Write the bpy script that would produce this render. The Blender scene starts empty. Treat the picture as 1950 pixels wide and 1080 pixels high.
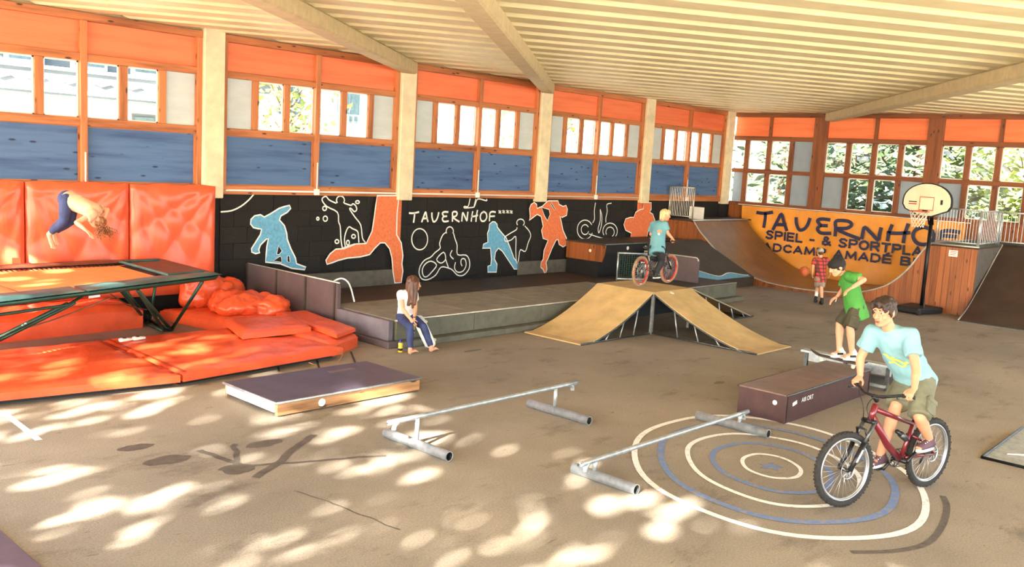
import bpy, bmesh, math, random
from mathutils import Vector as V, Matrix, noise as mnoise
from mathutils.geometry import tessellate_polygon
from math import sin, cos, pi, radians as RAD
random.seed(7)
S = bpy.context.scene
C = S.collection

# ------------------------------------------------------------------ camera
YAW, PITCH, ROLL, F = 0.7480743, -0.1309953, 0.0564914, 1746.4
W, H = 1950.0, 1080.0
CAM = V((0, 0, 3.0))
_f = V((cos(PITCH)*cos(YAW), cos(PITCH)*sin(YAW), sin(PITCH)))
_r0 = V((sin(YAW), -cos(YAW), 0)); _u0 = _r0.cross(_f)
_r = cos(ROLL)*_r0 + sin(ROLL)*_u0
_u = -sin(ROLL)*_r0 + cos(ROLL)*_u0
cd = bpy.data.cameras.new('camera'); cam = bpy.data.objects.new('camera', cd); C.objects.link(cam)
cd.sensor_fit = 'HORIZONTAL'; cd.sensor_width = 36.0; cd.lens = F/W*36.0
cd.clip_start = .05; cd.clip_end = 400
cam.matrix_world = Matrix(((_r.x, _u.x, -_f.x, CAM.x), (_r.y, _u.y, -_f.y, CAM.y), (_r.z, _u.z, -_f.z, CAM.z), (0, 0, 0, 1)))
S.camera = cam

# ------------------------------------------------------------------ sky, sun, exposure
w = bpy.data.worlds.new('sky'); S.world = w; w.use_nodes = True
nt = w.node_tree; nt.nodes.clear()
sky = nt.nodes.new('ShaderNodeTexSky'); sky.sky_type = 'NISHITA'; sky.sun_disc = False
sky.sun_elevation = RAD(28); sky.sun_rotation = RAD(255); sky.altitude = 800; sky.dust_density = 2.5; sky.air_density = 1.0; sky.ozone_density = 1.0
bg = nt.nodes.new('ShaderNodeBackground'); bg.inputs[1].default_value = 0.42
wo = nt.nodes.new('ShaderNodeOutputWorld')
nt.links.new(sky.outputs[0], bg.inputs[0]); nt.links.new(bg.outputs[0], wo.inputs[0])

SUN_EL, SUN_AZ = RAD(28), RAD(17)                       # light travels towards +X and a little towards +Y
SUND = V((cos(SUN_EL)*cos(SUN_AZ), cos(SUN_EL)*sin(SUN_AZ), -sin(SUN_EL)))
sd = bpy.data.lights.new('sun', 'SUN'); sd.energy = 34.0; sd.angle = RAD(.7); sd.color = (1.0, .95, .87)
so = bpy.data.objects.new('sun', sd); C.objects.link(so); so.location = (-20, 0, 30)
so.rotation_euler = SUND.to_track_quat('-Z', 'Y').to_euler()

S.view_settings.view_transform = 'Standard'; S.view_settings.look = 'None'
S.view_settings.gamma = 1.0; S.view_settings.use_curve_mapping = False
S.view_settings.exposure = 1.72

# ------------------------------------------------------------------ pixel -> place
def ray(px, py): return _r*((px-W/2)/F) + _u*(-(py-H/2)/F) + _f
def onz(px, py, z=0.0): r = ray(px, py); return CAM + r*((z-CAM.z)/r.z)
def onx(px, py, x): r = ray(px, py); return CAM + r*(x/r.x)
def ony(px, py, y): r = ray(px, py); return CAM + r*(y/r.y)
def at(px, py, d): return CAM + ray(px, py)*d
def depth(p): return (V(p)-CAM).dot(_f)
def crop(ox, oy, sc): return lambda a, b: (ox+a/sc, oy+b/sc)

# ------------------------------------------------------------------ materials
def lin(c):
    o = []
    for v in c[:3]:
        v = v/255.0; o.append(v/12.92 if v <= .04045 else ((v+.055)/1.055)**2.4)
    return (*o, 1.0)
M = {}
def mat(name, col, rough=.6, metal=0.0, var=.12, scale=6.0, stretch=(1, 1, 1), bump=0.0, bscale=None, col2=None, rnd=0.0, spec=.5, coat=0.0, coords='Object', det=5.0, thr=None, alpha=1.0):
    m = bpy.data.materials.new(name); m.use_nodes = True; M[name] = m
    t = m.node_tree; n = t.nodes; b = n['Principled BSDF']; L = t.links.new
    b.inputs['Roughness'].default_value = rough; b.inputs['Metallic'].default_value = metal
    b.inputs['Specular IOR Level'].default_value = spec; b.inputs['Coat Weight'].default_value = coat
    tc = n.new('ShaderNodeTexCoord'); mp = n.new('ShaderNodeMapping'); mp.inputs['Scale'].default_value = stretch
    L(tc.outputs[coords], mp.inputs[0])
    nz = n.new('ShaderNodeTexNoise'); nz.inputs['Scale'].default_value = scale; nz.inputs['Detail'].default_value = det
    nz.inputs['Roughness'].default_value = .62
    L(mp.outputs[0], nz.inputs['Vector'])
    if rnd:
        oi = n.new('ShaderNodeObjectInfo'); ad = n.new('ShaderNodeVectorMath'); ad.operation = 'ADD'
        ml = n.new('ShaderNodeMath'); ml.operation = 'MULTIPLY'; ml.inputs[1].default_value = 37.0
        L(oi.outputs['Random'], ml.inputs[0]); L(mp.outputs[0], ad.inputs[0]); L(ml.outputs[0], ad.inputs[1]); L(ad.outputs[0], nz.inputs['Vector'])
    rp = n.new('ShaderNodeValToRGB'); a, z = lin(col), lin(col2) if col2 else None
    if z is None:
        lo = tuple(max(0, v*(1-var*1.6)) for v in a[:3])+(1,); hi = tuple(min(1, v*(1+var*1.6)) for v in a[:3])+(1,)
        rp.color_ramp.elements[0].color = lo; rp.color_ramp.elements[1].color = hi
        rp.color_ramp.elements[0].position = .3; rp.color_ramp.elements[1].position = .7
    else:
        rp.color_ramp.elements[0].color = z; rp.color_ramp.elements[1].color = a
        rp.color_ramp.elements[0].position = thr[0] if thr else .35; rp.color_ramp.elements[1].position = thr[1] if thr else .6
    L(nz.outputs['Fac'], rp.inputs[0]); out = rp.outputs[0]
    if rnd:
        hs = n.new('ShaderNodeHueSaturation'); mr = n.new('ShaderNodeMapRange')
        mr.inputs['To Min'].default_value = 1-rnd; mr.inputs['To Max'].default_value = 1+rnd
        L(oi.outputs['Random'], mr.inputs[0]); L(mr.outputs[0], hs.inputs['Value']); L(out, hs.inputs['Color']); out = hs.outputs[0]
    L(out, b.inputs['Base Color'])
    if bump:
        nb = n.new('ShaderNodeTexNoise'); nb.inputs['Scale'].default_value = bscale or scale*4; nb.inputs['Detail'].default_value = 4
        L(mp.outputs[0], nb.inputs['Vector'])
        bp = n.new('ShaderNodeBump'); bp.inputs['Strength'].default_value = bump; bp.inputs['Distance'].default_value = .02
        L(nb.outputs['Fac'], bp.inputs['Height']); L(bp.outputs[0], b.inputs['Normal'])
    return m

# timber with grain along one axis and scattered knots
def wood(name, col, dark, axis, scale=5.0, rough=.55, knots=True, rnd=.08, coat=0.0):
    st = {'x': (.12, 1.6, 1.6), 'y': (1.6, .12, 1.6), 'z': (1.6, 1.6, .12)}[axis]
    m = mat(name, col, rough, 0, scale=scale, stretch=st, col2=dark, thr=(.25, .55), bump=.12, bscale=scale*3, rnd=rnd, coat=coat)
    if knots:
        t = m.node_tree; n = t.nodes; L = t.links.new; b = n['Principled BSDF']
        src = b.inputs['Base Color'].links[0].from_socket
        tc = n.new('ShaderNodeTexCoord'); mp = n.new('ShaderNodeMapping')
        mp.inputs['Scale'].default_value = {'x': (2.2, 7, 7), 'y': (7, 2.2, 7), 'z': (7, 7, 2.2)}[axis]
        vo = n.new('ShaderNodeTexVoronoi'); vo.inputs['Scale'].default_value = 1.15
        L(tc.outputs['Object'], mp.inputs[0]); L(mp.outputs[0], vo.inputs['Vector'])
        rp = n.new('ShaderNodeValToRGB'); rp.color_ramp.elements[0].position = .09; rp.color_ramp.elements[1].position = .17
        rp.color_ramp.elements[0].color = (1, 1, 1, 1); rp.color_ramp.elements[1].color = (0, 0, 0, 1)
        L(vo.outputs['Distance'], rp.inputs[0])
        mx = n.new('ShaderNodeMix'); mx.data_type = 'RGBA'; mx.inputs['B'].default_value = tuple(v*.35 for v in lin(dark)[:3])+(1,)
        L(rp.outputs[0], mx.inputs['Factor']); L(src, mx.inputs['A']); L(mx.outputs['Result'], b.inputs['Base Color'])
    return m

wood('timber_z', (192, 120, 72), (122, 64, 32), 'z'); wood('timber_x', (192, 120, 72), (122, 64, 32), 'x')
wood('timber_y', (134, 76, 40), (80, 40, 18), 'y'); wood('timber_dark_z', (134, 76, 40), (80, 40, 18), 'z')
wood('blue_board', (78, 112, 158), (44, 72, 122), 'x', scale=4, rnd=.06)
wood('orange_board', (238, 128, 84), (220, 100, 60), 'x', scale=4, knots=False, rnd=.04)
wood('orange_board_y', (240, 130, 80), (222, 104, 60), 'y', scale=4, knots=False, rnd=.04)
wood('clad_board', (150, 86, 44), (92, 46, 20), 'z', scale=5, rnd=.16)
wood('clad_plain', (150, 84, 40), (96, 48, 20), 'z', scale=5)
wood('pallet_wood', (184, 136, 90), (104, 66, 38), 'x', scale=6)
mat('concrete', (226, 212, 178), .85, var=.1, scale=3, bump=.15, bscale=40)
mat('grey_board_blue', (140, 156, 174), .6, var=.06, scale=2); mat('grey_board', (196, 208, 212), .6, var=.05, scale=2, stretch=(1, 1, 3))
mat('black_block', (30, 27, 25), .85, scale=45, col2=(16, 14, 13), bump=.35, bscale=70, rnd=.2)
mat('plinth_grey', (96, 90, 82), .85, var=.15, scale=6)
mat('paint_white', (240, 238, 230), .7, var=.05); mat('paint_blue', (104, 166, 198), .75, var=.14, scale=20)
mat('paint_orange', (226, 118, 72), .75, var=.12, scale=18); mat('paint_black', (24, 21, 19), .85)
mat('paint_floorblue', (104, 128, 172), .85, col2=(140, 136, 134), scale=14, thr=(.38, .52))
mat('paint_floorwhite', (238, 236, 228), .85, col2=(190, 186, 176), scale=14, thr=(.30, .45))
mat('vinyl', (226, 88, 48), .30, var=.10, scale=2.5, bump=.9, bscale=4.2, spec=.6)
mat('vinyl_wall', (232, 98, 62), .28, var=.07, scale=1.6, stretch=(1.5, 1, .5), bump=.8, bscale=3.4, spec=.6)
mat('vinyl_dark', (176, 52, 24), .4, var=.1, scale=4)
mat('tramp_pad', (50, 92, 88), .38, var=.3, scale=3, bump=.3, bscale=5)
mat('tramp_pad_brown', (92, 54, 38), .5, var=.2, scale=5, bump=.4, bscale=14)
mat('tramp_bed', (226, 138, 72), .7, var=.08, scale=3)
mat('green_steel', (44, 78, 66), .4, .6, var=.15); mat('chain_steel', (120, 104, 84), .5, .9)
mat('galv', (176, 182, 184), .42, .65, var=.16, scale=14); mat('galv_dark', (96, 100, 102), .45, .85, var=.2, scale=12)
mat('black_steel', (26, 26, 28), .4, .5); mat('black_plastic', (24, 24, 25), .5, var=.15); mat('black_rubber', (30, 29, 29), .85, bump=.3, bscale=60)
mat('panel_brown', (88, 74, 76), .6, var=.12, scale=3); mat('panel_low', (104, 98, 106), .6, var=.12, scale=4)
mat('deck_dark', (58, 50, 44), .62, var=.2, scale=2.2, bump=.1); mat('deck_grey', (132, 126, 110), .75, var=.14, scale=4); mat('deck_face', (98, 96, 82), .7, var=.14, scale=4)
mat('film_purple', (76, 66, 82), .42, var=.14, scale=4, bump=.08); mat('film_brown', (66, 38, 36), .42, var=.16, scale=6); mat('film_top', (116, 92, 84), .4, var=.2, scale=4)
mat('ramp_tan', (198, 166, 112), .7, var=.13, scale=2.2, bump=.1, bscale=50)
mat('ramp_brown', (126, 88, 56), .35, var=.2, scale=1.6); mat('ramp_dark', (58, 44, 38), .38, var=.2, scale=2)
mat('wedge_grey', (88, 82, 74), .6, var=.15)
mat('edge_metal', (196, 192, 180), .4, .6)
mat('banner', (228, 152, 58), .42, var=.09, scale=1.2, bump=.5, bscale=2.4); mat('banner_ink', (34, 36, 74), .55)
mat('ceil_sheet', (222, 208, 164), .5, .0, var=.06, scale=2); mat('ceil_beam', (196, 178, 138), .75, var=.08)
mat('white_plastic', (236, 236, 232), .45, var=.03); mat('paper', (240, 238, 230), .8, var=.03); mat('ink_red', (196, 60, 44), .7); mat('ink_dark', (40, 38, 40), .7)
mat('skin', (200, 142, 110), .5, var=.05, scale=9, spec=.35); mat('skin_pale', (212, 156, 124), .5, var=.05, scale=9, spec=.35); mat('lips', (190, 104, 90), .45); mat('mouth_dark', (86, 36, 32), .6); mat('eye_white', (240, 238, 234), .25); mat('eye_dark', (40, 28, 22), .2)
mat('hair_dark', (46, 30, 24), .55, var=.3, scale=30, stretch=(1, 1, .2)); mat('hair_brown', (84, 52, 34), .45, var=.35, scale=40, stretch=(1, 1, .15)); mat('hair_blond', (214, 184, 134), .5, var=.2, scale=40, stretch=(1, 1, .2)); mat('hair_ginger', (150, 92, 56), .5, var=.35, scale=40)
mat('tee_aqua', (126, 170, 180), .8, var=.05, bump=.1, bscale=60); mat('tee_teal', (104, 158, 170), .8, var=.06); mat('tee_green', (66, 138, 54), .8, var=.08); mat('tee_white', (240, 238, 234), .8, var=.03); mat('top_peach', (222, 176, 142), .75, var=.06)
mat('print_yellow', (226, 226, 96), .7); mat('print_orange', (232, 138, 90), .7)
mat('cargo_olive', (104, 104, 84), .85, var=.12, scale=10); mat('cargo_dark', (66, 62, 44), .85, var=.2, scale=9); mat('shorts_grey', (140, 128, 112), .85, var=.2, scale=22)
mat('denim_navy', (44, 56, 98), .75, var=.22, scale=9); mat('jeans_black', (30, 32, 38), .75, var=.2)
mat('shoe_white', (232, 228, 218), .55); mat('shoe_black', (30, 28, 30), .6); mat('shoe_plum', (84, 58, 70), .65); mat('sock_white', (232, 230, 226), .8)
mat('cap_black', (26, 24, 24), .85, bump=.2, bscale=80); mat('cap_grey', (170, 166, 152), .8)
mat('bike_maroon', (112, 28, 38), .28, .25, coat=.5, var=.06); mat('bike_black', (30, 30, 32), .35, .3); mat('bike_grey', (120, 116, 110), .35, .6); mat('rim_red', (206, 62, 60), .4, .2); mat('rim_silver', (176, 178, 180), .35, .8); mat('tyre', (38, 36, 34), .85, bump=.3, bscale=60); mat('tyre_tan', (150, 128, 98), .8, var=.15, scale=20); mat('decal_white', (232, 232, 230), .5)
mat('bottle_yellow', (226, 200, 62), .4); mat('bottle_blue', (44, 56, 140), .4); mat('band_blue', (40, 50, 110), .6)
mat('board_deck', (64, 46, 38), .5); mat('board_white', (226, 226, 222), .45); mat('board_blue', (84, 140, 180), .45); mat('wheel_cream', (222, 206, 168), .5)
mat('ball', (186, 92, 46), .65, bump=.3, bscale=90); mat('hoop_red', (196, 92, 60), .5, .3); mat('net_white', (224, 216, 200), .8); mat('board_face', (236, 222, 194), .45, var=.06, scale=3)
mat('render_white', (240, 236, 228), .9, var=.03); mat('render_pink', (240, 226, 216), .9, var=.03); mat('chalet_wood', (94, 100, 104), .8, var=.15, scale=4, stretch=(.2, 1, 1)); mat('chalet_trim', (198, 216, 216), .8); mat('roof_grey', (120, 116, 112), .8); mat('window_glass_dark', (92, 112, 118), .2, var=.2); mat('shutter_grey', (150, 158, 156), .8)
mat('leaf', (84, 112, 50), .6, var=.4, scale=2.5, coords='Object'); mat('leaf_light', (132, 146, 62), .6, var=.35, scale=2.5); mat('needle', (62, 82, 48), .65, var=.4, scale=2.5); mat('bark', (96, 78, 60), .9, var=.25, scale=6, stretch=(1, 1, .3), bump=.5)
mat('paving', (168, 158, 142), .95, var=.12, scale=1.2); mat('stain', (88, 81, 73), .6, var=.2, scale=10); mat('wheel_shadow_paint', (92, 84, 76), .9, var=.2, scale=12)
mat('green_mesh', (44, 72, 58), .6)

# plaid cloth
def plaid():
    m = mat('plaid', (196, 66, 58), .85, var=.05); t = m.node_tree; n = t.nodes; L = t.links.new; b = n['Principled BSDF']
    tc = n.new('ShaderNodeTexCoord'); prev = b.inputs['Base Color'].links[0].from_socket
    for ax in ('X', 'Z'):
        wv = n.new('ShaderNodeTexWave'); wv.bands_direction = ax; wv.inputs['Scale'].default_value = 3.6 if ax == 'Z' else 4.6
        L(tc.outputs['Object'], wv.inputs['Vector'])
        rp = n.new('ShaderNodeValToRGB'); rp.color_ramp.interpolation = 'CONSTANT'; rp.color_ramp.elements[0].color = (1, 1, 1, 1); rp.color_ramp.elements[1].color = (0, 0, 0, 1); rp.color_ramp.elements[1].position = .36
        L(wv.outputs['Fac'], rp.inputs[0])
        mx = n.new('ShaderNodeMix'); mx.data_type = 'RGBA'; mx.inputs['B'].default_value = lin((66, 44, 46)); mf = n.new('ShaderNodeMath'); mf.operation = 'MULTIPLY'; mf.inputs[1].default_value = .75
        L(rp.outputs[0], mf.inputs[0]); L(mf.outputs[0], mx.inputs['Factor']); L(prev, mx.inputs['A']); prev = mx.outputs['Result']
    L(prev, b.inputs['Base Color'])
plaid()

# asphalt: tone patches, fine grit, oil stains and hair cracks
def asphalt():
    m = bpy.data.materials.new('asphalt'); m.use_nodes = True; M['asphalt'] = m
    t = m.node_tree; n = t.nodes; b = n['Principled BSDF']; L = t.links.new; b.inputs['Roughness'].default_value = .82; b.inputs['Specular IOR Level'].default_value = .35
    tc = n.new('ShaderNodeTexCoord')
    def ns(sc, det=5, rough=.6, st=None):
        q = n.new('ShaderNodeTexNoise'); q.inputs['Scale'].default_value = sc; q.inputs['Detail'].default_value = det; q.inputs['Roughness'].default_value = rough
        if st:
            mp = n.new('ShaderNodeMapping'); mp.inputs['Scale'].default_value = st; L(tc.outputs['Object'], mp.inputs[0]); L(mp.outputs[0], q.inputs['Vector'])
        else: L(tc.outputs['Object'], q.inputs['Vector'])
        return q.outputs['Fac']
    def ramp(s, p0, p1, c0, c1):
        q = n.new('ShaderNodeValToRGB'); q.color_ramp.elements[0].position = p0; q.color_ramp.elements[1].position = p1
        q.color_ramp.elements[0].color = c0; q.color_ramp.elements[1].color = c1; L(s, q.inputs[0]); return q.outputs[0]
    def mix(a, bcol, fac, mode='MULTIPLY'):
        q = n.new('ShaderNodeMix'); q.data_type = 'RGBA'; q.blend_type = mode
        if isinstance(fac, float): q.inputs['Factor'].default_value = fac
        else: L(fac, q.inputs['Factor'])
        L(a, q.inputs['A']); L(bcol, q.inputs['B']); return q.outputs['Result']
    base = ramp(ns(.35, 4), .32, .68, lin((132, 122, 108)), lin((164, 151, 132)))
    base = mix(base, ramp(ns(55, 3, .8), .3, .7, (.62, .62, .62, 1), (1.25, 1.25, 1.25, 1)), .8)
    base = mix(base, ramp(ns(1.5, 6, .7, (.7, 1.3, 1)), .55, .70, (1, 1, 1, 1), (.52, .5, .48, 1)), .8)     # damp stains
    base = mix(base, ramp(ns(7, 3, .5, (.6, 1.6, 1)), .70, .74, (1, 1, 1, 1), (.5, .46, .42, 1)), .7)            # small spots
    L(base, b.inputs['Base Color'])
    bp = n.new('ShaderNodeBump'); bp.inputs['Strength'].default_value = .45; bp.inputs['Distance'].default_value = .01
    L(ns(70, 4, .7), bp.inputs['Height']); L(bp.outputs[0], b.inputs['Normal'])
asphalt()
def glass():
    m = bpy.data.materials.new('glass'); m.use_nodes = True; M['glass'] = m; t = m.node_tree; n = t.nodes; n.remove(n['Principled BSDF']); L = t.links.new
    tr = n.new('ShaderNodeBsdfTransparent'); tr.inputs[0].default_value = (.95, .97, .96, 1); gl = n.new('ShaderNodeBsdfGlossy'); gl.inputs['Roughness'].default_value = .03
    mx = n.new('ShaderNodeMixShader'); lw = n.new('ShaderNodeLayerWeight'); lw.inputs[0].default_value = .25
    mm = n.new('ShaderNodeMath'); mm.operation = 'MULTIPLY'; mm.inputs[1].default_value = .35
    L(lw.outputs['Fresnel'], mm.inputs[0]); L(mm.outputs[0], mx.inputs[0]); L(tr.outputs[0], mx.inputs[1]); L(gl.outputs[0], mx.inputs[2]); L(mx.outputs[0], n['Material Output'].inputs[0])
glass()

# ------------------------------------------------------------------ mesh building
LOC = {}
def wl(o): return LOC.get(o.name, V((0, 0, 0)))
def tag(o, label=None, cat=None, group=None, kind=None):
    if label: o['label'] = label
    if cat: o['category'] = cat
    if group: o['group'] = group
    if kind: o['kind'] = kind
    return o
def empty(name, loc, label=None, cat=None, group=None, kind=None):
    o = bpy.data.objects.new(name, None); C.objects.link(o); o.location = loc; LOC[o.name] = V(loc); o.empty_display_size = .2
    return tag(o, label, cat, group, kind)
class MB:
    def __init__(s): s.v = []; s.f = []
    def poly(s, pts):
        i = len(s.v); s.v += [V(p) for p in pts]; s.f.append(tuple(range(i, i+len(pts)))); return s
    def obox(s, c, ax, ay, az):
        c, ax, ay, az = V(c), V(ax), V(ay), V(az); i = len(s.v)
        for sx in (-1, 1):
            for sy in (-1, 1):
                for sz in (-1, 1): s.v.append(c+ax*sx+ay*sy+az*sz)
        fl = [(0, 1, 3, 2), (4, 6, 7, 5), (0, 4, 5, 1), (2, 3, 7, 6), (0, 2, 6, 4), (1, 5, 7, 3)]
        if ax.cross(ay).dot(az) < 0: fl = [q[::-1] for q in fl]
        s.f += [tuple(i+k for k in q) for q in fl]; return s
    def box(s, x0, x1, y0, y1, z0, z1):
        return s.obox(((x0+x1)/2, (y0+y1)/2, (z0+z1)/2), (abs(x1-x0)/2, 0, 0), (0, abs(y1-y0)/2, 0), (0, 0, abs(z1-z0)/2))
    def extrude(s, pts, vec):
        pts = [V(p) for p in pts]; vec = V(vec); n = len(pts); nn = V((0, 0, 0))
        for k in range(n): nn += pts[k].cross(pts[(k+1) % n])
        if nn.dot(vec) > 0: pts = pts[::-1]
        i = len(s.v); s.v += pts + [p+vec for p in pts]
        s.f.append(tuple(range(i, i+n))); s.f.append(tuple(i+n+k for k in reversed(range(n))))
        for k in range(n): k2 = (k+1) % n; s.f.append((i+k2, i+k, i+n+k, i+n+k2))
        return s
    def tube(s, pts, r, n=8, cap=True, closed=False, flat=1.0):
        pts = [V(p) for p in pts]; m = len(pts); i0 = len(s.v); rs = r if isinstance(r, (list, tuple)) else [r]*m
        t0 = (pts[1]-pts[0]).normalized(); a = t0.orthogonal().normalized()
        for k in range(m):
            if closed: t = (pts[(k+1) % m]-pts[k-1]).normalized()
            else: t = (pts[min(k+1, m-1)]-pts[max(k-1, 0)]).normalized()
            a = (a-t*a.dot(t)); a = a.normalized() if a.length > 1e-6 else t.orthogonal().normalized(); b = t.cross(a)
            for j in range(n):
                th = 2*pi*j/n; s.v.append(pts[k]+(a*cos(th)+b*sin(th)*flat)*rs[k])
        for k in range(m if closed else m-1):
            for j in range(n):
                A = i0+k*n; B = i0+((k+1) % m)*n; s.f.append((A+j, A+(j+1) % n, B+(j+1) % n, B+j))
        if cap and not closed:
            s.f.append(tuple(i0+j for j in reversed(range(n)))); s.f.append(tuple(i0+(m-1)*n+j for j in range(n)))
        return s
    def grid(s, nu, nv, fn):
        i = len(s.v)
        for a in range(nu+1):
            for b in range(nv+1): s.v.append(V(fn(a/nu, b/nv)))
        for a in range(nu):
            for b in range(nv):
                k = i+a*(nv+1)+b; s.f.append((k, k+nv+1, k+nv+2, k+1))
        return s
    def ell(s, c, ax, ay, az, nu=16, nv=10):
        c, ax, ay, az = V(c), V(ax), V(ay), V(az); i = len(s.v); sg = ax.cross(ay).dot(az) < 0; f0 = len(s.f)
        s.v.append(c-az)
        for b in range(1, nv):
            ph = -pi/2+pi*b/nv
            for a in range(nu): th = 2*pi*a/nu; s.v.append(c+ax*cos(th)*cos(ph)+ay*sin(th)*cos(ph)+az*sin(ph))
        s.v.append(c+az); top = len(s.v)-1
        for a in range(nu): s.f.append((i, i+1+(a+1) % nu, i+1+a)); s.f.append((top, i+1+(nv-2)*nu+a, i+1+(nv-2)*nu+(a+1) % nu))
        for b in range(nv-2):
            for a in range(nu):
                A = i+1+b*nu; B = A+nu; s.f.append((A+a, A+(a+1) % nu, B+(a+1) % nu, B+a))
        if sg: s.f[f0:] = [q[::-1] for q in s.f[f0:]]
        return s
    def cap(s, p0, p1, r0, r1, side=None, k0=1.0, k1=1.0, flat0=False, flat1=False, n=16):
        # tapered limb, elliptical (k = depth / width), round or flat ends
        p0, p1 = V(p0), V(p1); t = (p1-p0); L = max(t.length, 1e-5); t = t/L
        a = V(side) if side is not None else t.orthogonal(); a = (a-t*a.dot(t)).normalized(); b = t.cross(a)
        rings = []
        if flat0: rings.append((p0, r0, k0))
        else:
            for q in (80, 55, 30, 0): rings.append((p0-t*r0*k0*sin(RAD(q)), r0*max(cos(RAD(q)), .02), k0))
        if flat1: rings.append((p1, r1, k1))
        else:
            for q in (0, 30, 55, 80): rings.append((p1+t*r1*k1*sin(RAD(q)), r1*max(cos(RAD(q)), .02), k1))
        i0 = len(s.v)
        for c, r, k in rings:
            for j in range(n): th = 2*pi*j/n; s.v.append(c+a*cos(th)*r+b*sin(th)*r*k)
        for q in range(len(rings)-1):
            for j in range(n): A = i0+q*n; B = A+n; s.f.append((A+j, A+(j+1) % n, B+(j+1) % n, B+j))
        s.f.append(tuple(i0+j for j in reversed(range(n)))); s.f.append(tuple(i0+(len(rings)-1)*n+j for j in range(n)))
        return s
    def lathe(s, o, axis, prof, n=20):
        o, t = V(o), V(axis).normalized(); a = t.orthogonal().normalized(); b = t.cross(a); i0 = len(s.v)
        for r, h in prof:
            for j in range(n): th = 2*pi*j/n; s.v.append(o+t*h+(a*cos(th)+b*sin(th))*max(r, 1e-4))
        for q in range(len(prof)-1):
            for j in range(n): A = i0+q*n; B = A+n; s.f.append((A+j, A+(j+1) % n, B+(j+1) % n, B+j))
        s.f.append(tuple(i0+j for j in reversed(range(n)))); s.f.append(tuple(i0+(len(prof)-1)*n+j for j in range(n)))
        return s
    def mesh(s, name, off=V((0, 0, 0)), smooth=False):
        me = bpy.data.meshes.new(name); me.from_pydata([tuple(p-off) for p in s.v], [], s.f); me.update()
        if smooth: me.polygons.foreach_set('use_smooth', [True]*len(me.polygons))
        return me
    def build(s, name, m, parent=None, smooth=False, bevel=0.0, local=False, seg=1, label=None, kind=None):
        m = M[m] if isinstance(m, str) else m
        if parent is None:
            xs = [p.x for p in s.v]; ys = [p.y for p in s.v]; off = V(((min(xs)+max(xs))/2, (min(ys)+max(ys))/2, min(p.z for p in s.v)))
        else: off = V((0, 0, 0)) if local else wl(parent)
        me = s.mesh(name, off, smooth); me.materials.append(m)
        o = bpy.data.objects.new(name, me); C.objects.link(o)
        if parent is None: o.location = off; LOC[o.name] = off
        else: o.parent = parent; LOC[o.name] = V((0, 0, 0)) if local else off
        if bevel:
            b = o.modifiers.new('bevel', 'BEVEL'); b.width = bevel; b.segments = seg; b.limit_method = 'ANGLE'; b.angle_limit = RAD(40)
        return tag(o, label, None, None, kind)
def box(name, m, x0, x1, y0, y1, z0, z1, parent=None, bevel=0.0, **k): return MB().box(x0, x1, y0, y1, z0, z1).build(name, m, parent, bevel=bevel, **k)
def struct(o): o['kind'] = 'structure'; return o

TS = bpy.data.scenes.new('workbench')
def evaluated(o):
    TS.collection.objects.link(o); vl = TS.view_layers[0]; vl.update(); dg = vl.depsgraph; dg.update()
    return bpy.data.meshes.new_from_object(o.evaluated_get(dg), depsgraph=dg)
def remesh(mb, voxel, smooth=4, fold=None):
    me = mb.mesh('tmp'); o = bpy.data.objects.new('tmp', me)
    r = o.modifiers.new('r', 'REMESH'); r.mode = 'VOXEL'; r.voxel_size = voxel; r.adaptivity = 0
    if smooth: q = o.modifiers.new('s', 'SMOOTH'); q.iterations = smooth; q.factor = .5
    nm = evaluated(o)
    bpy.data.objects.remove(o); bpy.data.meshes.remove(me)
    if fold:
        amp, fr, st = fold; nm.update(); vs = nm.vertices
        for v in vs:
            p = V((v.co.x*fr*st[0], v.co.y*fr*st[1], v.co.z*fr*st[2])); v.co += v.normal*(mnoise.noise(p)*amp+abs(mnoise.noise(p*2.1))*amp*.6)
    nm.polygons.foreach_set('use_smooth', [True]*len(nm.polygons)); nm.update()
    return nm
def rbuild(name, mb, voxel, m, parent=None, smooth=4, fold=None, label=None):
    nm = remesh(mb, voxel, smooth, fold); nm.name = name; nm.materials.append(M[m] if isinstance(m, str) else m)
    o = bpy.data.objects.new(name, nm); C.objects.link(o)
    if parent is not None:
        nm.transform(Matrix.Translation(-wl(parent))); o.parent = parent; LOC[o.name] = wl(parent)
    else:
        xs = [v.co for v in nm.vertices]; off = V(((min(p.x for p in xs)+max(p.x for p in xs))/2, (min(p.y for p in xs)+max(p.y for p in xs))/2, min(p.z for p in xs)))
        nm.transform(Matrix.Translation(-off)); o.location = off; LOC[o.name] = off
    if label: o['label'] = label
    return o
def text_mesh(txt, size, bold=0.0, sx=1.0, spacing=1.0):
    cu = bpy.data.curves.new('t', 'FONT'); cu.body = txt; cu.size = size; cu.offset = bold; cu.resolution_u = 3; cu.space_character = spacing
    o = bpy.data.objects.new('t', cu)
    nm = evaluated(o); bpy.data.objects.remove(o); bpy.data.curves.remove(cu)
    pts = [v.co.copy() for v in nm.vertices]; fs = [tuple(p.vertices) for p in nm.polygons]; bpy.data.meshes.remove(nm)
    return [V((p.x*sx, p.y, 0)) for p in pts], fs
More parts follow.
